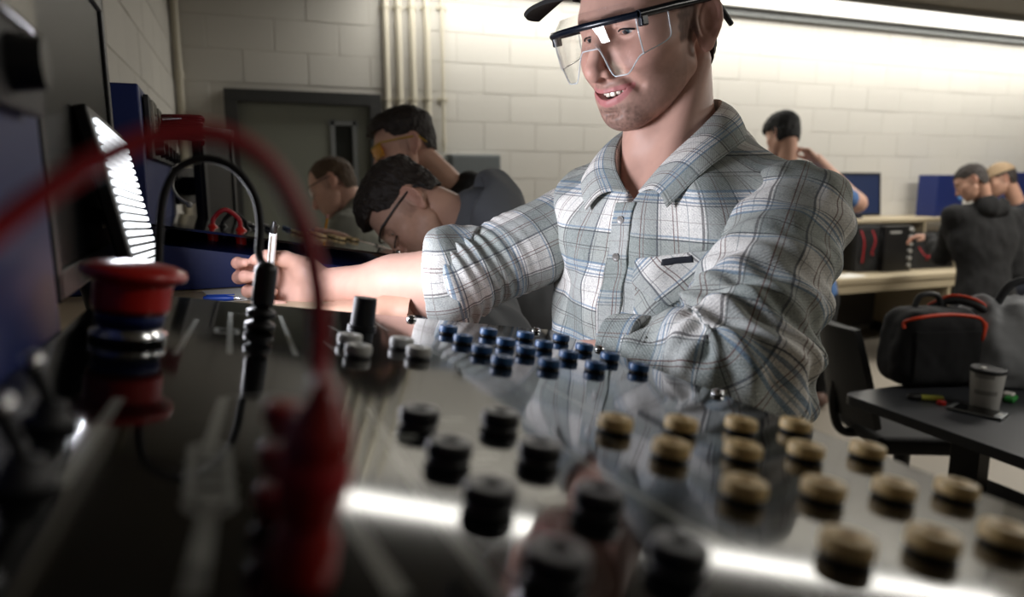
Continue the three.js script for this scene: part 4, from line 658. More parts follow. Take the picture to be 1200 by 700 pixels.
// ---------- the other people ----------
function figure(o) {
  const H = o.head, sm = o.SL.clone().add(o.SR).multiplyScalar(0.5), hm = o.hip, up = sm.clone().sub(hm), len = up.length(), Y = up.normalize(), X0 = o.SL.clone().sub(o.SR), X = X0.addScaledVector(Y, -X0.dot(Y)).normalize(), F = frame(sm, X, Y, X.clone().cross(Y)), half = o.SL.distanceTo(o.SR) / 2, g = o.girth ?? 1;
  const t = inFrame(F, join_([[ell(0, -0.30 * len, 0.005, half * 0.92 * g, 0.38 * len, 0.116 * g), 0.05], [C(-half * 0.8, -0.015, 0, half * 0.8, -0.015, 0, 0.056, 0.056), 0.06], [ell(0, -0.78 * len, 0, 0.155 * g, 0.40 * len, 0.112 * g), 0.08], [ell(0, -len, -0.01, 0.165 * g, 0.12, 0.12 * g), 0.07]]));
  const neckTop = H.out(V(0, -0.05, -0.03)), neckLow = F.out(V(0, 0.03, -0.01));
  const hipL = F.out(V(0.09, -len, 0)), hipR = F.out(V(-0.09, -len, 0)), out = F.Z.clone().setY(0).normalize();
  const foot = (h, s) => V(h.x, 0.085, h.z).addScaledVector(F.X.clone().setY(0), s * 0.03).addScaledVector(out, o.stance ?? 0), ankL = o.ankL ?? foot(hipL, 1), ankR = o.ankR ?? foot(hipR, -1), knee = (h, a) => h.clone().lerp(a, 0.5).addScaledVector(out, 0.035), knL = knee(hipL, ankL), knR = knee(hipR, ankR);
  const root = thing('person', o.label, 'person', V(hm.x, 0, hm.z)), own = (q) => q.translate(-hm.x, 0, -hm.z), base = o.skin ?? [0.50, 0.28, 0.20];
  const legs = [cap(hipL, knL, 0.078, 0.055), cap(knL, ankL, 0.055, 0.037), cap(hipR, knR, 0.078, 0.055), cap(knR, ankR, 0.055, 0.037)];
  const ar = o.arm ?? 1, arms = [cap(o.SL, o.EL, 0.048 * ar, 0.041 * ar), cap(o.EL, o.WL, 0.041 * ar, 0.027 * ar), cap(o.SR, o.ER, 0.048 * ar, 0.041 * ar), cap(o.ER, o.WR, 0.041 * ar, 0.027 * ar)];
  const upper = [arms[0], arms[2]], fore = [arms[1], arms[3]], neck = cap(neckLow, neckTop, 0.060, 0.054), trap = [cap(F.out(V(0, 0.055, -0.035)), F.out(V(half * 0.75, 0, -0.01)), 0.05, 0.045), cap(F.out(V(0, 0.055, -0.035)), F.out(V(-half * 0.75, 0, -0.01)), 0.05, 0.045)];
  const lo = V(1e9, 1e9, 1e9), hi = lo.clone().negate(); for (const p of [o.SL, o.SR, o.EL, o.ER, o.WL, o.WR, hipL, hipR, ankL, ankR, neckTop]) { lo.min(p); hi.max(p); } lo.subScalar(0.14); hi.addScalar(0.14);
  const body = (x, y, z) => { let d = t(x, y, z) + 0.012; for (const f of [...arms, ...legs, neck]) d = smin(d, f(x, y, z), 0.035); return d; };
  const tone = skinColor(base, { stubble: o.stubble ?? 0.3, brows: 0.7, sideburn: 0.3 }), even = (x, y, z) => { const k = 1 + 0.06 * noise(x * 50, y * 50, z * 50); return [base[0] * k, base[1] * k, base[2] * k]; };
  const parts = [nets(body, lo, hi, 0.014, { color: even }), placeGeometry(nets(headField({}), V(-0.11, -0.16, -0.13), V(0.11, 0.13, 0.15), 0.0036, { color: tone }), H)];
  for (const [E_, W, side, dir, palm, curls] of [[o.EL, o.WL, 1, o.handL, o.palmL, o.curlL], [o.ER, o.WR, -1, o.handR, o.palmR, o.curlR]]) {
    const x = (dir ?? W.clone().sub(E_)).clone().normalize(), pz = (palm ?? V(0, -1, 0)).clone(), z = pz.addScaledVector(x, -pz.dot(x)).normalize(), y = z.clone().cross(x), gripping = curls === PEN_GRIP;
    parts.push(handGeometry(frame(W, x, y, z), side > 0 ? true : false, curls ?? RELAXED, gripping ? PEN_THUMB : RELAXED_THUMB, base, 0.0045));
  }
  part('body', own(joinColored(parts)), M.skin, root);
  for (const s of [1, -1]) part('eye', own(placeGeometry(eyeball(s, [0.06, 0.04, 0.03]), H)), M.eye, root);
  if (o.hair) part('hair', own(placeGeometry(nets(hairField(o.hair.thick, o.hair.line ?? shortHairline, o.hair.rough ?? 0.0022), V(-0.125, -0.10, -0.15), V(0.125, 0.165, 0.14), 0.0036), H)), o.hair.material, root);
  const wrinkle = (x, y, z) => noise(x * 11, y * 9, z * 11) * 0.010 + noise(x * 26, y * 18, z * 26) * 0.005;
  const neckHole = cap(F.out(V(0, 0.075, 0.03)), neckTop.clone().addScaledVector(F.Y, 0.1), 0.062, 0.07), hem = V(0, 0, 0).copy(F.Y);
  const long = o.top.long, top = (x, y, z) => {
    let d = t(x, y, z) - 0.014; for (const f of trap) d = smin(d, f(x, y, z) - 0.008, 0.05); for (const f of upper) d = smin(d, f(x, y, z) - (long ? 0.017 : 0.013), 0.035); if (long) for (const f of fore) d = smin(d, f(x, y, z) - (o.top.loose ?? 0.014), 0.03);
    d -= wrinkle(x, y, z); if (!o.top.high) d = smax(d, -neckHole(x, y, z), 0.008);
    const a = (x - sm.x) * hem.x + (y - sm.y) * hem.y + (z - sm.z) * hem.z; d = smax(d, -a - len - 0.06, 0.006);
    for (const [S, E_, W] of [[o.SL, o.EL, o.WL], [o.SR, o.ER, o.WR]]) { const end = long ? W : S.clone().lerp(E_, o.top.sleeve ?? 0.72), from = long ? E_ : S, q = end.clone().sub(from).normalize(), over = (x - end.x) * q.x + (y - end.y) * q.y + (z - end.z) * q.z; if (Math.hypot(x - end.x, y - end.y, z - end.z) < 0.12 || (!long && Math.min(upper[0](x, y, z), upper[1](x, y, z), fore[0](x, y, z), fore[1](x, y, z)) < 0.03 && Math.hypot(x - end.x, y - end.y, z - end.z) < 0.3)) d = smax(d, over + (long ? 0.012 : 0), 0.005); }
    return d;
  };
  const shirtM = part(o.top.name ?? 'shirt', own(nets(top, lo, hi, 0.0085, { rough: 0.03 })), o.top.material, root);
  if (o.top.hood) { const hood = inFrame(F, join_([[ell(0, 0.055, -0.085, 0.125, 0.085, 0.060), 0.04], [C(-0.09, 0.035, -0.01, -0.075, 0.045, -0.08, 0.030, 0.04), 0.04], [C(0.09, 0.035, -0.01, 0.075, 0.045, -0.08, 0.030, 0.04), 0.04], [ell(0, 0.12, -0.055, 0.07, 0.06, 0.045), 0.02, true]])); part('hood', own(nets((x, y, z) => hood(x, y, z) - wrinkle(x, y, z) * 1.1, sm.clone().subScalar(0.3), sm.clone().addScalar(0.3), 0.007, { rough: 0.03 })), o.top.material, shirtM); }
  const pants = (x, y, z) => { let d = t(x, y, z) - 0.010; for (const f of legs) d = smin(d, f(x, y, z) - 0.016, 0.03); d -= wrinkle(x, y, z) * 0.7; const a = (x - sm.x) * hem.x + (y - sm.y) * hem.y + (z - sm.z) * hem.z; return smax(smax(d, a + len - 0.06, 0.006), 0.06 - y, 0.006); };
  part('trousers', own(nets(pants, lo, hi, 0.011, { rough: 0.03 })), o.pants ?? M.denim, root);
  for (const a of [ankL, ankR]) { const d = out.clone(), sf = join_([[cap(V(a.x, 0.055, a.z).addScaledVector(d, -0.045), V(a.x, 0.042, a.z).addScaledVector(d, 0.15), 0.043, 0.036), 0.02], [cap(a, V(a.x, 0.05, a.z), 0.045, 0.045), 0.03]]); part('shoe', own(nets((x, y, z) => smax(sf(x, y, z), 0.004 - y, 0.006), V(a.x - 0.25, -0.02, a.z - 0.25), V(a.x + 0.25, 0.16, a.z + 0.25), 0.008)), o.shoes ?? M.black, root); }
  return { root, F, H, own };
}
Object.assign(M, { denim: std(0x131722, 0.85), blackCloth: std(0x060607, 0.95), hoodie: std(0x63666b, 0.95, { sheen: 0.3 }), greyTee: std(0x77786f, 0.9), blueTee: std(0x4a6c9c, 0.9), darkTee: std(0x1d1d1f, 0.9), hairDark: std(0x1f1610, 0.7), hairBlack: std(0x090909, 0.75), hairSand: std(0x4a3826, 0.75) });
function glassesOn(H, label, lensM, frameM, thin) {
  const g = thing('safety_glasses', label, 'glasses', H.O), put = (q) => placeGeometry(q.clone(), H).translate(-H.O.x, -H.O.y, -H.O.z), zf = (x) => 0.112 - 5.5 * x * x;
  for (const s of [1, -1]) part('lens', put(sheet((u, v) => { const x = s * mix(s > 0 ? 0.008 : 0.066, s > 0 ? 0.066 : 0.008, u), y = mix(0.016, -0.024, v) + 0.002; return V(x, y, zf(x) - 0.004 * v); }, 16, 8, 0.002)), lensM, g);
  part('frame', put(join([...Array.from({ length: 20 }, (_, i) => { const a = mix(-0.068, 0.068, i / 20), b = mix(-0.068, 0.068, (i + 1) / 20); return rod(V(a, 0.018, zf(a)), V(b, 0.018, zf(b)), thin, thin, 8); }), ...(frameM === lensM ? [] : [1, -1].flatMap((s) => Array.from({ length: 12 }, (_, i) => { const a = s * mix(0.008, 0.066, i / 12), b = s * mix(0.008, 0.066, (i + 1) / 12); return rod(V(a, -0.022, zf(a) - 0.004), V(b, -0.022, zf(b) - 0.004), thin * 0.7, thin * 0.7, 6); })))])), frameM, g);
  for (const s of [1, -1]) part('temple', put(join([rod(V(s * 0.068, 0.018, zf(0.068)), V(s * 0.081, 0.012, 0.02), thin * 1.1, thin), rod(V(s * 0.081, 0.012, 0.02), V(s * 0.083, 0.006, -0.03), thin, thin), rod(V(s * 0.083, 0.006, -0.03), V(s * 0.082, -0.02, -0.052), thin, thin * 0.8)])), frameM, g);
}
const crew = (x, y, z) => (z > 0.06 ? 0.062 : z < -0.028 ? mix(-0.034, 0.024, step01(-0.055, -0.028, z)) : shortHairline(x, y, z));
{ // student bent low over the bench in a charcoal hoodie
  const head = facing(at(481, 243, 1.72), inCamera(-0.50, -0.85, -0.10), inCamera(-0.85, 0.5, 0.02));
  const SLh = at(544, 304, 1.62), SRh = at(584, 260, 1.96), mid = SLh.clone().add(SRh).multiplyScalar(0.5), wl = at(462, 367, 0.985);
  const hip = mid.clone().addScaledVector(AX, 0.34).addScaledVector(AD, 0.05).add(V(0, -0.34, 0)), el = at(585, 400, 1.30);
  figure({ label: 'student in a charcoal hoodie bent low over the bench, wearing black glasses', head, SL: SLh, SR: SRh, hip, EL: el, WL: wl, handL: inCamera(-1, 0.02, 0.15), ER: SRh.clone().add(V(-0.16, -0.2, -0.10)), WR: SRh.clone().add(V(-0.42, -0.13, -0.05)), skin: [0.56, 0.33, 0.24], top: { name: 'hoodie', long: true, loose: 0.016, hood: true, high: true, material: M.hoodie }, pants: M.blackCloth,
    hair: { thick: (x, y, z) => 0.0020 + 0.016 * step01(0.035, 0.09, y) + 0.010 * step01(0.02, 0.09, z) * step01(0.03, 0.06, y), line: crew, material: M.hairDark } });
  glassesOn(head, 'black framed glasses on the student in the charcoal hoodie', M.glass, M.black, 0.0026);
}
{ // student with amber safety glasses
  const head = facing(at(477, 172, 2.25), inCamera(-0.92, -0.30, -0.22), inCamera(-0.2, 1, 0));
  const SLh = at(530, 262, 2.12), SRh = at(556, 240, 2.52), mid = SLh.clone().add(SRh).multiplyScalar(0.5), wr = at(408, 289, 1.98);
  figure({ label: 'student in a dark T-shirt with amber safety glasses, standing behind the hoodie', head, SL: SLh, SR: SRh, hip: mid.clone().add(V(0.14, -0.52, 0.06)), ER: at(474, 312, 2.12), WR: wr, handR: inCamera(-1, 0.12, -0.1), palmR: inCamera(0.1, 0, -1), curlR: PEN_GRIP, EL: at(520, 350, 2.05), WL: at(450, 322, 1.95), skin: [0.58, 0.34, 0.25], top: { material: M.darkTee }, pants: M.blackCloth,
    hair: { thick: (x, y, z) => 0.0020 + 0.014 * step01(0.035, 0.09, y) + 0.012 * step01(0.03, 0.10, z) * step01(0.04, 0.06, y), line: crew, material: M.hairDark } });
  glassesOn(head, 'amber tinted safety glasses on the student in the dark T-shirt', new THREE.MeshPhysicalMaterial({ color: 0xf0b810, transmission: 0.55, thickness: 0, roughness: 0.15 }), std(0xb08a10, 0.3), 0.0028);
  const a = at(377, 295, 1.96), b = at(384, 252, 1.93), pen = thing('pencil', 'yellow pencil in the hand of the student with amber glasses', 'pencil', a); pen.quaternion.setFromUnitVectors(V(0, 1, 0), b.clone().sub(a).normalize()); const L = a.distanceTo(b);
  part('shaft', cyl(0.0036, 0.0036, L - 0.02, 0, 0.012, 0, 6), std(0xc98a1c, 0.4), pen); part('point', cyl(0.0004, 0.0036, 0.012, 0, 0, 0, 6), std(0xb58a5a, 0.6), pen); part('eraser', cyl(0.0036, 0.0036, 0.009, 0, L - 0.009, 0, 12), std(0xc98f86, 0.7), pen);
}
{ // older man in a grey T-shirt by the door
  const head = facing(at(391, 216, 3.0), inCamera(-0.84, -0.5, 0.0), inCamera(-0.45, 0.85, 0.1)), SLh = at(404, 268, 2.85), SRh = at(428, 256, 3.25), mid = SLh.clone().add(SRh).multiplyScalar(0.5);
  figure({ label: 'man with cropped sandy hair in a grey T-shirt, stooping in front of the grey door', head, SL: SLh, SR: SRh, hip: mid.clone().add(V(0.12, -0.50, 0.02)), EL: SLh.clone().add(V(-0.10, -0.26, 0.02)), WL: SLh.clone().add(V(-0.34, -0.22, 0)), ER: SRh.clone().add(V(-0.12, -0.26, 0)), WR: SRh.clone().add(V(-0.36, -0.20, 0)), skin: [0.56, 0.33, 0.25], top: { material: M.greyTee }, hair: { thick: 0.004, line: (x, y, z) => (z > 0.05 ? 0.085 : shortHairline(x, y, z)), material: M.hairSand } });
  glassesOn(head, 'thin dark glasses on the man in the grey T-shirt', M.glass, M.charcoal, 0.002);
}
{ // man in a blue T-shirt at the right, seen from behind, one hand to his head
  const head = facing(at(917, 157, 4.3), inCamera(-0.45, -0.35, 0.82), inCamera(0, 1, 0.2)), SRh = at(964, 222, 4.22), SLh = at(884, 220, 4.42), mid = SLh.clone().add(SRh).multiplyScalar(0.5), hip = at(945, 352, 4.32);
  figure({ label: 'man in a blue T-shirt behind the plaid shoulder, hand raised to his black hair', head, SL: SLh, SR: SRh, hip, arm: 1.35, ER: at(1004, 238, 4.42), WR: at(957, 187, 4.26), handR: inCamera(-0.75, 0.62, 0.05), palmR: inCamera(-1, -0.4, 0), EL: SLh.clone().add(V(-0.05, -0.26, -0.08)), WL: SLh.clone().add(V(0, -0.3, -0.32)), skin: [0.58, 0.34, 0.25], top: { material: M.blueTee, sleeve: 0.78 }, pants: M.blackCloth, shoes: std(0x5a4238, 0.7),
    hair: { thick: (x, y, z) => 0.016 + 0.012 * step01(0.0, 0.08, y), line: (x, y, z) => (z < 0 ? -0.07 : shortHairline(x, y, z)), material: M.hairBlack } });
}
{ // man in a black hooded jacket at the far bench
  const head = facing(at(1139, 212, 4.9), inCamera(-0.72, -0.42, 0.5), inCamera(-0.1, 1, 0.1)), SRh = at(1188, 254, 5.0), SLh = at(1116, 252, 4.92), hip = at(1152, 348, 4.97);
  figure({ label: 'man in a black hooded jacket, his back turned, reaching over the far bench', head, SL: SLh, SR: SRh, hip, girth: 1.1, EL: at(1104, 300, 5.25), WL: at(1090, 278, 5.55), handL: inCamera(-1, 0.1, 0.2), ER: at(1194, 320, 4.98), WR: at(1172, 324, 5.3), skin: [0.42, 0.24, 0.17], top: { name: 'jacket', long: true, loose: 0.02, hood: true, high: true, material: M.blackCloth }, hair: { thick: 0.006, material: M.hairDark } });
}
{ // person with a tan cap beside him
  const head = facing(at(1174, 210, 5.62), inCamera(-0.8, -0.3, 0.4), inCamera(0, 1, 0)), SRh = at(1218, 255, 5.70), SLh = at(1172, 252, 5.62), hip = at(1196, 338, 5.66);
  const f = figure({ label: 'person in a tan cap and dark top beside the man in the black jacket', head, SL: SLh, SR: SRh, hip, EL: at(1170, 302, 5.85), WL: at(1160, 300, 6.05), ER: at(1220, 308, 5.72), WR: at(1198, 306, 6.0), skin: [0.42, 0.24, 0.17], top: { long: true, high: true, material: std(0x0f1420, 0.9) }, hair: { thick: 0.008, material: M.hairDark } });
  const tan = std(0x9a8468, 0.9), line = (z) => 0.040 - 0.03 * z, crown = (x, y, z) => { const d = skull(x, y * 0.94, z) - 0.013; return Math.max(d, line(z) - y, -(d + 0.004)); };
  const c = part('cap', f.own(placeGeometry(nets(crown, V(-0.12, 0.02, -0.14), V(0.12, 0.16, 0.14), 0.004), head)), tan, f.root);
  part('brim', f.own(placeGeometry(sheet((u, v) => { const a = (u - 0.5) * 2.2, x = Math.sin(a) * 0.084, r = 0.07 * v; return V(x, 0.045 - 0.01 * v - 0.8 * x * x, 0.1 * Math.cos(a * 0.62) - 0.01 + r); }, 24, 6, 0.005), head)), tan, c);
}
// ---------- the bench along the block wall at the right ----------
{
  const zf = -4.08, zs = -4.42, zb = WALL_Z + 0.02, yTop = onZ(1050, 324, zf).y, yShelf = onZ(1045, 257, zs).y, x0 = onZ(978, 380, zf).x, x1 = 8.0, t = thing('workbench', 'long tan workbench with a raised shelf along the block wall at the right', 'workbench', [(x0 + x1) / 2, 0, (zf + zb) / 2]), w = x1 - x0, d = zf - zb, px = (px_, py, z) => onZ(px_, py, z).x - (x0 + x1) / 2;
  const tan = std(0xa4977d, 0.6), ox = (x) => x - (x0 + x1) / 2, oz = (z) => z - (zf + zb) / 2;
  part('worktop', box(w, 0.045, d, 0, yTop - 0.022, 0, 0.006), tan, t);
  part('apron', box(w - 0.02, 0.07, 0.025, 0, yTop - 0.082, d / 2 - 0.03), tan, t);
  for (const x of [x0 + 0.02, x0 + 1.25, x0 + 2.6, x1 - 0.02]) { const p = part('end_panel', box(0.035, yTop - 0.13, d - 0.06, ox(x), (yTop - 0.05) / 2 + 0.035, 0), tan, t); part('kick_plate', box(0.04, 0.09, d - 0.05, ox(x), 0.05, 0), M.black, p); }
  part('back_panel', box(w, yTop - 0.1, 0.02, 0, (yTop - 0.05) / 2 + 0.03, -d / 2 + 0.05), std(0x3b362e, 0.8), t);
  part('shelf', box(w, 0.03, zs - zb, 0, yShelf - 0.015, oz((zs + zb) / 2), 0.004), tan, t);
  for (const x of [x0 + 0.03, x0 + 1.3, x0 + 2.65, x1 - 0.03]) part('shelf_support', box(0.03, yShelf - yTop - 0.03, zs - zb - 0.02, ox(x), (yShelf + yTop) / 2 - 0.015, oz((zs + zb) / 2)), tan, t);
  // instruments between worktop and shelf
  const h = yShelf - yTop - 0.05;
  const inst = (label, pa, pb, z, dz, mat, hh = h) => { const a = onZ(pa, 300, z).x, b = onZ(pb, 300, z).x, g = thing('instrument', label, 'instrument', [(a + b) / 2, yTop, z - dz / 2]); part('case', box(b - a, hh, dz, 0, hh / 2 + 0.001, 0, 0.005), mat, g); return [g, b - a]; };
  const [g1, w1] = inst('tall black power unit with a column of white knobs under the far shelf', 1036, 1068, -4.30, 0.3, M.black);
  for (let i = 0; i < 6; i++) part('knob', moved(cyl(0.018, 0.016, 0.02, 0, 0, 0, 16), w1 / 2 - 0.035, 0.05 + i * (h - 0.08) / 5, 0.15, Math.PI / 2, 0, 0), M.paleGrey, g1);
  part('nameplate', box(w1 * 0.4, 0.018, 0.004, -w1 * 0.15, h - 0.05, 0.152, 0.001), M.paleGrey, g1);
  const [g2, w2] = inst('black instrument hung with test leads at the left end of the far shelf', 1004, 1034, -4.36, 0.2, M.charcoal);
  const rnd = random(4); for (let i = 0; i < 7; i++) { const x = -w2 / 2 + (i + 0.5) * w2 / 7; part('test_lead', tube([[x, h - 0.03, 0.105], [x + 0.01, h * 0.7, 0.135], [x - 0.02 + 0.04 * rnd(), h * 0.4, 0.13], [x + 0.02, 0.05 + 0.1 * rnd(), 0.12]], 0.006, 24, 8), i % 3 === 0 ? M.cableRed : M.rubber, g2); }
  const [g3, w3] = inst('low dark instrument at the hand of the man in the black jacket', 1070, 1118, -4.36, 0.2, M.charcoal, h * 0.8);
  for (let i = 0; i < 5; i++) { const x = -w3 / 2 + (i + 0.5) * w3 / 5; part('test_lead', tube([[x, h * 0.5, 0.105], [x + 0.03, h * 0.3, 0.16], [x + 0.09, h * 0.32, 0.16], [x + 0.10, h * 0.2, 0.105]], 0.006, 24, 8), i % 2 ? M.rubber : M.cableRed, g3); }
  const pb = onZ(996, 321, zf - 0.1); const paper = thing('paper_sheets', 'white sheets lying on the left end of the far workbench', 'paper', [pb.x, yTop + 0.001, zf - 0.14]); for (let i = 0; i < 3; i++) part('sheet', box(0.21, 0.0012, 0.16, i * 0.02, 0.001 + i * 0.0014, i * 0.006, 0), M.paper, paper, null, [0, i * 0.1, 0]);
  // monitors and upright blue cabinets on the shelf
  const sm = onZ(1008, 228, -4.60), m = monitor('dark blue backed monitor on the far shelf by the raised elbow', V(sm.x, sm.y, -4.60), 0.46, 0.37, 0.0, null); m.rotation.x = -0.10; part('stand', [box(0.05, 0.09, 0.04, 0, -0.20, -0.02), box(0.2, 0.012, 0.14, 0, -0.245, 0)], M.navy, m); m.children.find((c) => c.name.startsWith('screen')).material = M.screenBlue;
  const cab = (label, pa, pb, ptop) => { const a = onZ(pa, 230, -4.6).x, b = onZ(pb, 230, -4.6).x, hgt = onZ(pa, ptop, -4.6).y - yShelf, g = thing('upright_cabinet', label, 'cabinet', [(a + b) / 2, yShelf, -4.66]); part('case', box(b - a, hgt, 0.2, 0, hgt / 2, 0, 0.004), M.blue, g); for (let i = 0; i < 4; i++) part('indicator', moved(cyl(0.018, 0.016, 0.02, 0, 0, 0, 16), (b - a) / 2 - 0.05, 0.08 + i * (hgt - 0.12) / 3, 0.10, Math.PI / 2, 0, 0), std(0x5f8fc4, 0.3), g); };
  cab('blue upright cabinet with pale indicators on the far shelf, left of the black jacket', 1093, 1124, 205); cab('blue upright cabinet on the far shelf, right of the tan cap', 1176, 1230, 202);
}
// ---------- dark table with bags at the right ----------
const TABLE_Y = EYE_HEIGHT - 0.70;
{
  const c = onY(988, 461, TABLE_Y), w = 1.25, dz = 0.64, t = thing('table', 'dark topped table holding a cup, a phone and two bags at the right', 'table', [c.x + w / 2, 0, c.z + dz / 2]);
  const s = new THREE.Shape(), a = w / 2, b = dz / 2, r = 0.04; s.moveTo(-a + r, -b); s.lineTo(a - r, -b); s.quadraticCurveTo(a, -b, a, -b + r); s.lineTo(a, b - r); s.quadraticCurveTo(a, b, a - r, b); s.lineTo(-a + r, b); s.quadraticCurveTo(-a, b, -a, b - r); s.lineTo(-a, -b + r); s.quadraticCurveTo(-a, -b, -a + r, -b);
  const top = new THREE.ExtrudeGeometry(s, { depth: 0.028, bevelEnabled: true, bevelSize: 0.002, bevelThickness: 0.002, bevelSegments: 2 }); top.rotateX(Math.PI / 2);
  part('tabletop', top.translate(0, TABLE_Y - 0.0021, 0), M.tableTop, t);
  for (const x of [-1, 1]) { const l = part('leg', [box(0.05, TABLE_Y - 0.09, 0.09, x * (a - 0.18), (TABLE_Y - 0.09) / 2 + 0.06, 0), box(0.06, 0.04, dz - 0.3, x * (a - 0.18), 0.06, 0), box(0.05, 0.03, dz - 0.4, x * (a - 0.18), TABLE_Y - 0.05, 0)], M.black, t); for (const z of [-1, 1]) part('caster', moved(cyl(0.025, 0.025, 0.03, 0, 0, 0, 20), x * (a - 0.18) - 0.015, 0.026, z * (b - 0.1), 0, 0, -Math.PI / 2), M.rubber, l); }
  const on = (x, y) => onY(x, y, TABLE_Y + 0.0005);
  // cup
  const cp = on(1153, 478), z = cp.clone().sub(camera.position).dot(E.fwd), k = z / FOCAL, h = 46 * k, cup = thing('paper_cup', 'white paper coffee cup with a dark lid on the dark table', 'cup', cp);
  const print = canvasTexture(512, 256, (x, W, Hh) => { x.fillStyle = '#b9b8b4'; x.fillRect(0, 0, W, Hh); x.fillStyle = '#8b8a86'; for (let i = 0; i < 6; i++) x.fillRect(120, 90 + i * 22, 70 + (i * 37) % 60, 6); for (let i = 0; i < 6; i++) x.fillRect(370, 90 + i * 22, 70 + (i * 29) % 60, 6); x.fillStyle = '#b4622c'; x.fillRect(70, 30, 66, 22); x.fillRect(330, 30, 66, 22); });
  part('cup_body', lathe([[0.0001, 0.002], [14.5 * k, 0], [18 * k, h], [17.4 * k, h], [14 * k, 0.004], [0.0001, 0.004]], 40), std(0xffffff, 0.6, { map: print }), cup);
  part('lid', lathe([[18.4 * k, h - 0.006], [18.8 * k, h - 0.002], [18.6 * k, h + 0.004], [17.2 * k, h + 0.007], [16.6 * k, h + 0.004], [0.0001, h + 0.004]], 40), M.charcoal, cup);
  part('sip_tab', box(0.018, 0.006, 0.012, -9 * k, h + 0.008, 0, 0.002), M.white, cup);
  // phone
  const pa = on(1113, 477), pb = on(1178, 491), mid = pa.clone().add(pb).multiplyScalar(0.5), dir = pb.clone().sub(pa), len = dir.length(), ph = thing('phone', 'silver edged phone lying screen up beside the paper cup', 'phone', mid, Math.atan2(-dir.z, dir.x));
  part('case', box(len, 0.009, len * 0.5, 0, 0.0047, 0, 0.004), M.steel, ph); part('screen', box(len * 0.74, 0.0012, len * 0.45, -len * 0.02, 0.0094, 0, 0.0005), std(0x060607, 0.08), ph); part('home_button', cyl(0.007, 0.007, 0.0012, len * 0.42, 0.0090, 0, 20), M.white, ph); part('earpiece', box(0.002, 0.001, 0.018, -len * 0.44, 0.0092, 0, 0.0004), M.charcoal, ph);
  // highlighter, its red neighbour and the green eraser
  const ha = on(1063, 468), hb = on(1105, 470), hd = hb.clone().sub(ha), hl = hd.length(), hg = thing('highlighter', 'yellow highlighter with a black cap on the dark table', 'marker', ha, Math.atan2(-hd.z, hd.x)), lay = (g2) => g2.rotateZ(-Math.PI / 2).translate(0, 0.0085, 0);
  part('barrel', lay(lathe([[0.0001, hl * 0.38], [0.0085, hl * 0.38], [0.0085, hl * 0.96], [0.006, hl], [0.0001, hl]], 20)), std(0xcbd05a, 0.4), hg); part('cap', lay(lathe([[0.0001, 0], [0.006, 0], [0.0082, 0.01], [0.0085, hl * 0.38], [0.0001, hl * 0.38]], 20)), M.black, hg); part('clip', box(0.03, 0.002, 0.005, 0.02, 0.0185, 0, 0.0008), M.black, hg);
  const rp = on(1103, 474), rg = thing('bottle_cap', 'small red cap on the table next to the yellow highlighter', 'cap', rp); part('shell', lathe([[0.0001, 0.012], [0.011, 0.012], [0.0135, 0.010], [0.0142, 0], [0.0125, 0], [0.012, 0.009], [0.0001, 0.010]], 24), M.red, rg); part('rim', new THREE.TorusGeometry(0.0138, 0.001, 8, 24).rotateX(Math.PI / 2).translate(0, 0.0012, 0), M.red, rg);
  const ep = on(1184, 470), eg = thing('correction_tape', 'small green and white correction tape at the right of the paper cup', 'stationery', ep, 0.4); part('green_body', box(0.06, 0.016, 0.03, 0, 0.008, 0, 0.006), std(0x2f8a3c, 0.4), eg); part('white_end', box(0.035, 0.02, 0.032, 0.02, 0.012, -0.01, 0.006), M.white, eg);
  // backpack
  const bp = on(1085, 448); bp.y = TABLE_Y + 0.001; const bw = 0.315, bh = 0.265, bd = 0.17, bag = thing('backpack', 'black backpack with orange piping and zip standing on the far edge of the table', 'bag', bp, -0.30);
  const bagF = (x, y, z) => { const qx = Math.abs(x) - (bw / 2 - 0.055) + 0.02 * step01(0.1, bh, y), qy = Math.abs(y - bh / 2) - (bh / 2 - 0.055), qz = Math.abs(z) - (bd / 2 - 0.055) ; return Math.hypot(Math.max(qx, 0), Math.max(qy, 0), Math.max(qz, 0)) + Math.min(Math.max(qx, qy, qz), 0) - 0.055 - 0.006 * noise(x * 14, y * 14, z * 14) - 0.003 * noise(x * 34, y * 30, z * 34); };
  part('main_compartment', nets((x, y, z) => smax(bagF(x, y, z), -y, 0.008), V(-0.22, -0.02, -0.16), V(0.22, 0.34, 0.16), 0.006), std(0x101115, 0.85), bag);
  const front = (x, y) => { let z = 0.2; for (let i = 0; i < 80; i++) { const d = bagF(x, y, z); if (d < 0.001) break; z -= Math.max(d * 0.6, 0.001); if (z < 0) break; } return z; };
  const orange = std(0xe0441a, 0.55), pocketPts = []; for (let i = 0; i <= 24; i++) { const a = Math.PI * i / 24, x = -0.135 * Math.cos(a), y = 0.205 + 0.048 * Math.sin(a) ** 0.5; pocketPts.push(V(x, y, front(x, y) + 0.002)); }
  part('piping', tube(pocketPts, 0.0055, 80, 8), orange, bag);
  part('front_pocket', nets((x, y, z) => Math.max(bagF(x, y, z) - 0.008, -bagF(x, y, z) - 0.004, Math.abs(x) - 0.115, 0.02 - y, y - 0.20, -z), V(-0.14, 0, 0.0), V(0.14, 0.22, 0.16), 0.006), std(0x0d0e11, 0.9), bag);
  const zip = []; for (let i = 0; i <= 10; i++) { const y = mix(0.225, 0.10, i / 10), x = 0.135 + 0.003 * Math.sin(i); zip.push(V(x, y, front(x, y) + 0.003)); } part('zip', tube(zip, 0.009, 30, 8), orange, bag);
  part('top_handle', tube([[-0.05, bh - 0.01, -0.03], [-0.03, bh + 0.035, -0.03], [0.03, bh + 0.035, -0.03], [0.05, bh - 0.01, -0.03]], 0.010, 30, 8), M.charcoal, bag);
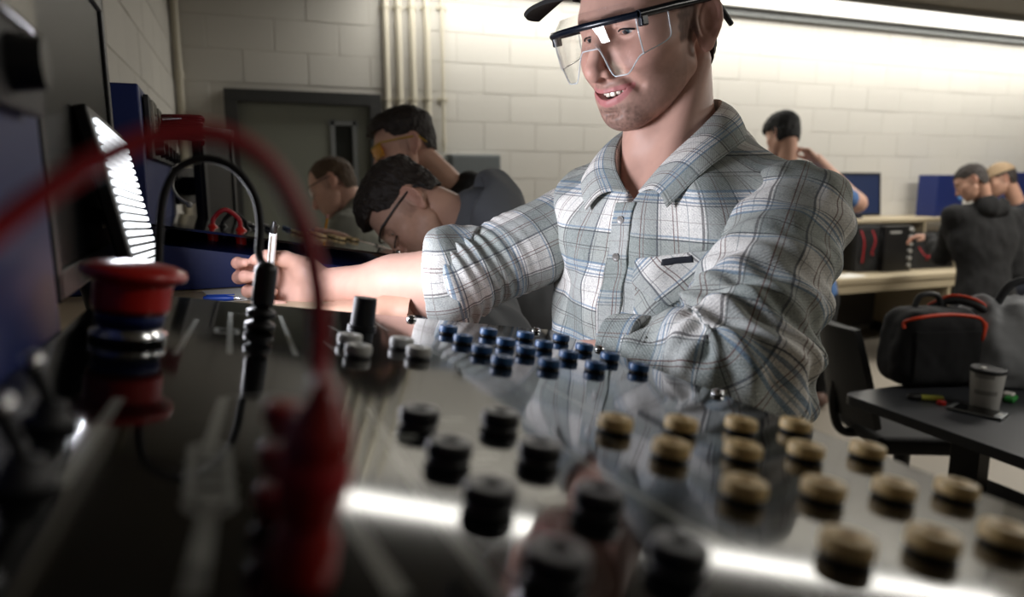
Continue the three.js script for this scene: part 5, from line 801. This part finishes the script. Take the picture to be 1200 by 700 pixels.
  for (const [o, m] of [[0, M.charcoal], [0.018, orange]]) part(m === orange ? 'strap_piping' : 'shoulder_strap', tube([[0.02, bh - 0.02 + o, -0.06], [0.08, bh + 0.02 + o, -0.02], [0.15, bh + 0.0 + o, 0.03], [0.19, bh - 0.06 + o, 0.02]], m === orange ? 0.005 : 0.014, 40, 8), m, bag);
  // duffel
  const dp = on(1204, 445); dp.y = TABLE_Y + 0.001; const duf = thing('duffel_bag', 'grey canvas duffel bag with dark straps slumped beside the backpack', 'bag', dp, -0.35);
  const dF = (x, y, z) => { const top = 0.30 + 0.05 * step01(-0.1, 0.2, x) - 0.02 * noise(x * 8, 2, z * 8), qy = y < 0.10 ? (0.10 - y) : Math.max(0, (y - 0.10) / (top - 0.10) * 0.13 - 0.0), r = Math.hypot(qy * (y < 0.1 ? 0.6 : 1), z * 0.95), ends = Math.max(0, Math.abs(x) - 0.17); return Math.hypot(r, ends) - 0.13 + (y > 0.1 ? 0 : 0) - 0.010 * noise(x * 10, y * 12, z * 12) - 0.006 * Math.sin(x * 60 + 3 * noise(x * 6, y * 6, z * 6)) * step01(0.05, 0.25, y) - 0.004 * noise(x * 30, y * 30, z * 30); };
  part('canvas_body', nets((x, y, z) => smax(dF(x, y, z) * 0.7, -y, 0.01), V(-0.36, -0.02, -0.24), V(0.36, 0.46, 0.24), 0.008, { rough: 0.05 }), std(0x808285, 0.9, { bumpMap: clothBump, bumpScale: 0.001 }), duf);
  const df = (x, y) => { let z = 0.3; for (let i = 0; i < 90; i++) { const d = dF(x, y, z); if (d < 0.002) break; z -= Math.max(d * 0.5, 0.001); if (z < -0.1) break; } return z; };
  for (const x0 of [-0.07, 0.12]) { const pts = []; for (let i = 0; i <= 14; i++) { const y = mix(0.03, 0.27, i / 14), x = x0 + 0.02 * Math.sin(i * 0.5); pts.push(V(x, y, df(x, y) + 0.002)); } part('strap', tube(pts, 0.012, 50, 8), std(0x191a1d, 0.8), duf); }
  const trim = []; for (let i = 0; i <= 16; i++) { const x = mix(0.0, 0.26, i / 16); let y = 0.45; while (dF(x, y, 0.02) > 0.002 && y > 0.1) y -= 0.004; trim.push(V(x, y + 0.004, 0.02)); } part('orange_trim', tube(trim, 0.008, 50, 8), orange, duf);
  part('carry_handle', tube([[-0.16, 0.27, 0.02], [-0.12, 0.345, 0.03], [-0.02, 0.36, 0.04], [0.05, 0.31, 0.05]], 0.014, 40, 8), std(0x25272b, 0.8), duf);
  // chairs
  function chair(label, p, turn) {
    const c2 = thing('office_chair', label, 'chair', p, turn, 'black task chairs around the dark table'), shell = (u, v) => { const x = (u - 0.5) * 0.44 * (1 - 0.25 * v * v), y = 0.50 + 0.36 * v; return V(x, y, -0.20 - 0.08 * v - 0.05 * Math.cos((u - 0.5) * 3)); };
    part('backrest', sheet(shell, 24, 16, 0.03), std(0x121315, 0.6), c2);
    part('seat', [new RoundedBoxGeometry(0.47, 0.07, 0.45, 4, 0.03).translate(0, 0.44, 0.02)], std(0x101113, 0.8), c2);
    part('back_bar', tube([[0, 0.42, -0.1], [0, 0.42, -0.24], [0, 0.52, -0.28], [0, 0.62, -0.28]], 0.018, 30, 10), M.black, c2);
    part('column', [cyl(0.03, 0.03, 0.22, 0, 0.19, 0), cyl(0.018, 0.018, 0.1, 0, 0.10, 0)], M.black, c2);
    const base = part('star_base', Array.from({ length: 5 }, (_, i) => rod(V(0, 0.12, 0), V(0.27 * Math.cos(i * 1.2566), 0.075, 0.27 * Math.sin(i * 1.2566)), 0.024, 0.016)), M.black, c2);
    for (let i = 0; i < 5; i++) part('caster', moved(cyl(0.027, 0.027, 0.04, 0, -0.02, 0, 20), 0.27 * Math.cos(i * 1.2566), 0.029, 0.27 * Math.sin(i * 1.2566), Math.PI / 2, 0, 0), M.rubber, base);
  }
  const c1 = at(1066, 440, 2.72); chair('black task chair at the far end of the dark table, left of the backpack', V(c1.x, 0, c1.z), 1.15);
  const c3 = at(1288, 500, 1.70); chair('black task chair whose rounded back cuts the right frame edge', V(c3.x, 0, Math.max(c3.z - 0.24, c.z + dz - 0.17)), Math.PI);
}
// ---------- leads and plugs on the near console, odds and ends on the bench ----------
M.redPlug = std(0x8e130b, 0.35, { clearcoat: 0.3 });
const panelPoint = (px, py, up = 0) => { const p = onPanel(px, py); return spot(p.a, p.d, panelY(p.a, p.d)).addScaledVector(PN, up); };
{ // red lead arching close to the lens
  const foot = panelPoint(352, 688), top = foot.clone().addScaledVector(PN, 0.045), r = thing('test_lead', 'red test lead arching across the left foreground, its plug stacked on the console', 'cable', foot), o = (p) => p.clone().sub(foot);
  const path = [top, at(374, 430, 0.190), at(372, 340, 0.183), at(352, 258, 0.176), at(312, 190, 0.168), at(255, 158, 0.160), at(185, 160, 0.152), at(110, 190, 0.144), at(30, 242, 0.136), at(-60, 320, 0.128), at(-150, 430, 0.125)].map(o);
  part('wire', tube(path, 0.0026, 140, 14), M.cableRed, r);
  const q = (g) => g.applyQuaternion(new THREE.Quaternion().setFromUnitVectors(V(0, 1, 0), PN));
  part('plug', q(lathe([[0.0001, 0], [0.0075, 0], [0.0082, 0.004], [0.0082, 0.013], [0.0066, 0.016], [0.0072, 0.018], [0.0084, 0.021], [0.0086, 0.037], [0.0078, 0.041], [0.0040, 0.048], [0.0032, 0.052], [0.0001, 0.052]], 32)), M.redPlug, r);
  part('socket_ring', q(lathe([[0.0084, 0.025], [0.0092, 0.027], [0.0092, 0.031], [0.0084, 0.033]], 32)), M.redSoft, r);
  const base2 = panelPoint(322, 606), s = thing('banana_plug', 'stack of three red plug caps standing left of the red test lead', 'plug', base2);
  s.quaternion.setFromUnitVectors(V(0, 1, 0), PN);
  [0, 0.0125, 0.025].forEach((y) => part('plug_cap', lathe([[0.0001, y], [0.0050, y], [0.0050, y + 0.003], [0.0068, y + 0.004], [0.0070, y + 0.0085], [0.0058, y + 0.0100], [0.0001, y + 0.0100]], 28), M.redPlug, s));
}
{ // black lead with ringed plug
  const foot = panelPoint(304, 388), b = thing('test_lead', 'black test lead looping from a ribbed plug near the writing hand', 'cable', foot), o = (p) => p.clone().sub(foot), z = foot.clone().sub(camera.position).dot(E.fwd), q = (g) => g.applyQuaternion(new THREE.Quaternion().setFromUnitVectors(V(0, 1, 0), PN));
  const up = 0.052, path = [foot.clone().addScaledVector(PN, up - 0.005), at(304, 300, z + 0.005), at(305, 262, z + 0.005), at(298, 228, z), at(275, 198, z - 0.005), at(242, 186, z - 0.01), at(211, 196, z - 0.015), at(193, 226, z - 0.02), at(187, 270, z - 0.02), at(186, 330, z - 0.02), panelPoint(187, 398, 0.004)].map(o);
  part('wire', tube(path, 0.0029, 140, 14), M.rubber, b);
  part('plug', q(lathe([[0.0001, 0.019], [0.0072, 0.019], [0.0082, 0.022], [0.0082, 0.046], [0.0068, 0.0495], [0.0036, 0.052], [0.0001, 0.052]], 28)), M.black, b);
  const ribs = []; for (let i = 0; i < 2; i++) ribs.push([0.0062, i * 0.0095], [0.0108 - i * 0.0006, i * 0.0095 + 0.0016], [0.0108 - i * 0.0006, i * 0.0095 + 0.0062], [0.0062, i * 0.0095 + 0.0080]);
  part('ribbed_sleeve', q(lathe([[0.0001, 0], ...ribs, [0.0001, 0.021]], 28)), M.black, b);
}
{ // on the tan bench: paper, blue pen
  const c = onY(312, 346, DESK_Y), p = thing('paper_sheet', 'white sheet of paper under the writing hand', 'paper', V(c.x, DESK_Y, c.z), TURN + 0.15); part('sheet', box(0.20, 0.0012, 0.12, 0.02, 0.0008, -0.03, 0), M.paper, p); part('under_sheet', box(0.20, 0.0004, 0.12, 0.028, 0.0002, -0.026, 0), M.paper, p);
  const a = onY(238, 351, DESK_Y + 0.004), b = onY(284, 350, DESK_Y + 0.004), d = b.clone().sub(a), L = d.length(), pen = thing('pen', 'blue pen lying on the tan bench left of the writing hand', 'pen', V(a.x, DESK_Y, a.z), Math.atan2(-d.z, d.x)), lay = (g) => g.rotateZ(-Math.PI / 2).translate(0, 0.0048, 0), blue = std(0x123e9c, 0.35);
  part('barrel', lay(lathe([[0.0001, 0], [0.0040, 0.001], [0.0046, 0.006], [0.0046, L - 0.024], [0.0030, L - 0.012], [0.0001, L - 0.012]], 20)), blue, pen); part('tip', lay(lathe([[0.0001, L - 0.013], [0.0026, L - 0.013], [0.0006, L], [0.0001, L]], 16)), M.chrome, pen); part('clip', box(0.04, 0.0016, 0.003, 0.025, 0.0102, 0, 0.0006), blue, pen);
}
{ // leads on the far console and a bundle of red leads hung on its cabinet
  const far = (a, d) => spot(a, d + FAR_SHIFT, panelY(a, d));
  const jump = (label, x0, x1, ytop, ybase, depth, mat, plugM) => { const s = at(x0, ybase, depth), e = at(x1, ybase + 3, depth + 0.02), o = (p) => p.clone().sub(s), g = thing('jumper_lead', label, 'cable', s), plug = lathe([[0.0001, -0.012], [0.009, -0.012], [0.010, -0.006], [0.010, 0.012], [0.012, 0.014], [0.012, 0.026], [0.005, 0.034], [0.0001, 0.034]], 20);
    part('wire', tube([o(s).add(V(0, 0.03, 0)), o(at(x0 + 1, mix(ybase, ytop, 0.75), depth)), o(at((x0 + x1) / 2 - 3, ytop, depth)), o(at(x1 - 3, mix(ybase, ytop, 0.7), depth + 0.02)), o(e).add(V(0, 0.03, 0))], 0.0045, 60, 10), mat, g);
    part('plug', plug, plugM, g); part('plug', plug.clone(), plugM, g, o(e)); };
  jump('red jumper lead arching between two red plugs on the far console', 250, 283, 246, 283, 1.36, M.cableRed, M.red);
  jump('black jumper lead behind the red one on the far console', 262, 290, 250, 282, 1.46, M.rubber, M.black);
  const hb = at(191, 148, 1.27), hg = thing('lead_bundle', 'bundle of dark red leads hanging from the far blue cabinet', 'cable', hb);
  const rnd = random(8); for (let i = 0; i < 9; i++) { const y = 137 + i * 3.2, z = 1.27 + 0.02 * rnd(); part('lead', tube([at(190, y - 1, z + 0.01), at(203, y - 2 + rnd() * 2, z), at(222, y - 1 + rnd() * 2, z), at(234 + rnd() * 3, y + 1, z), at(236 + rnd() * 3, y + 6, z + 0.02)].map((p) => p.sub(hb)), 0.0035, 30, 8), std(0x5e0d12, 0.5), hg); }
  part('peg', rod(V(0, 0.012, 0), V(0.05, 0.016, 0), 0.004), M.steel, hg);
  const wc = at(203, 205, 1.3), wg = thing('white_cable', 'thin pale cable drooping from the instruments of the far cabinet', 'cable', wc); part('wire', tube([[215, 194], [205, 202], [202, 218], [208, 230], [222, 240]].map(([x, y]) => at(x, y, 1.33).sub(wc)), 0.003, 40, 8), M.paleGrey, wg); part('plug', new THREE.SphereGeometry(0.006, 12, 10), M.paleGrey, wg, at(222, 240, 1.33).sub(wc));
}
renderer.render(scene, camera);
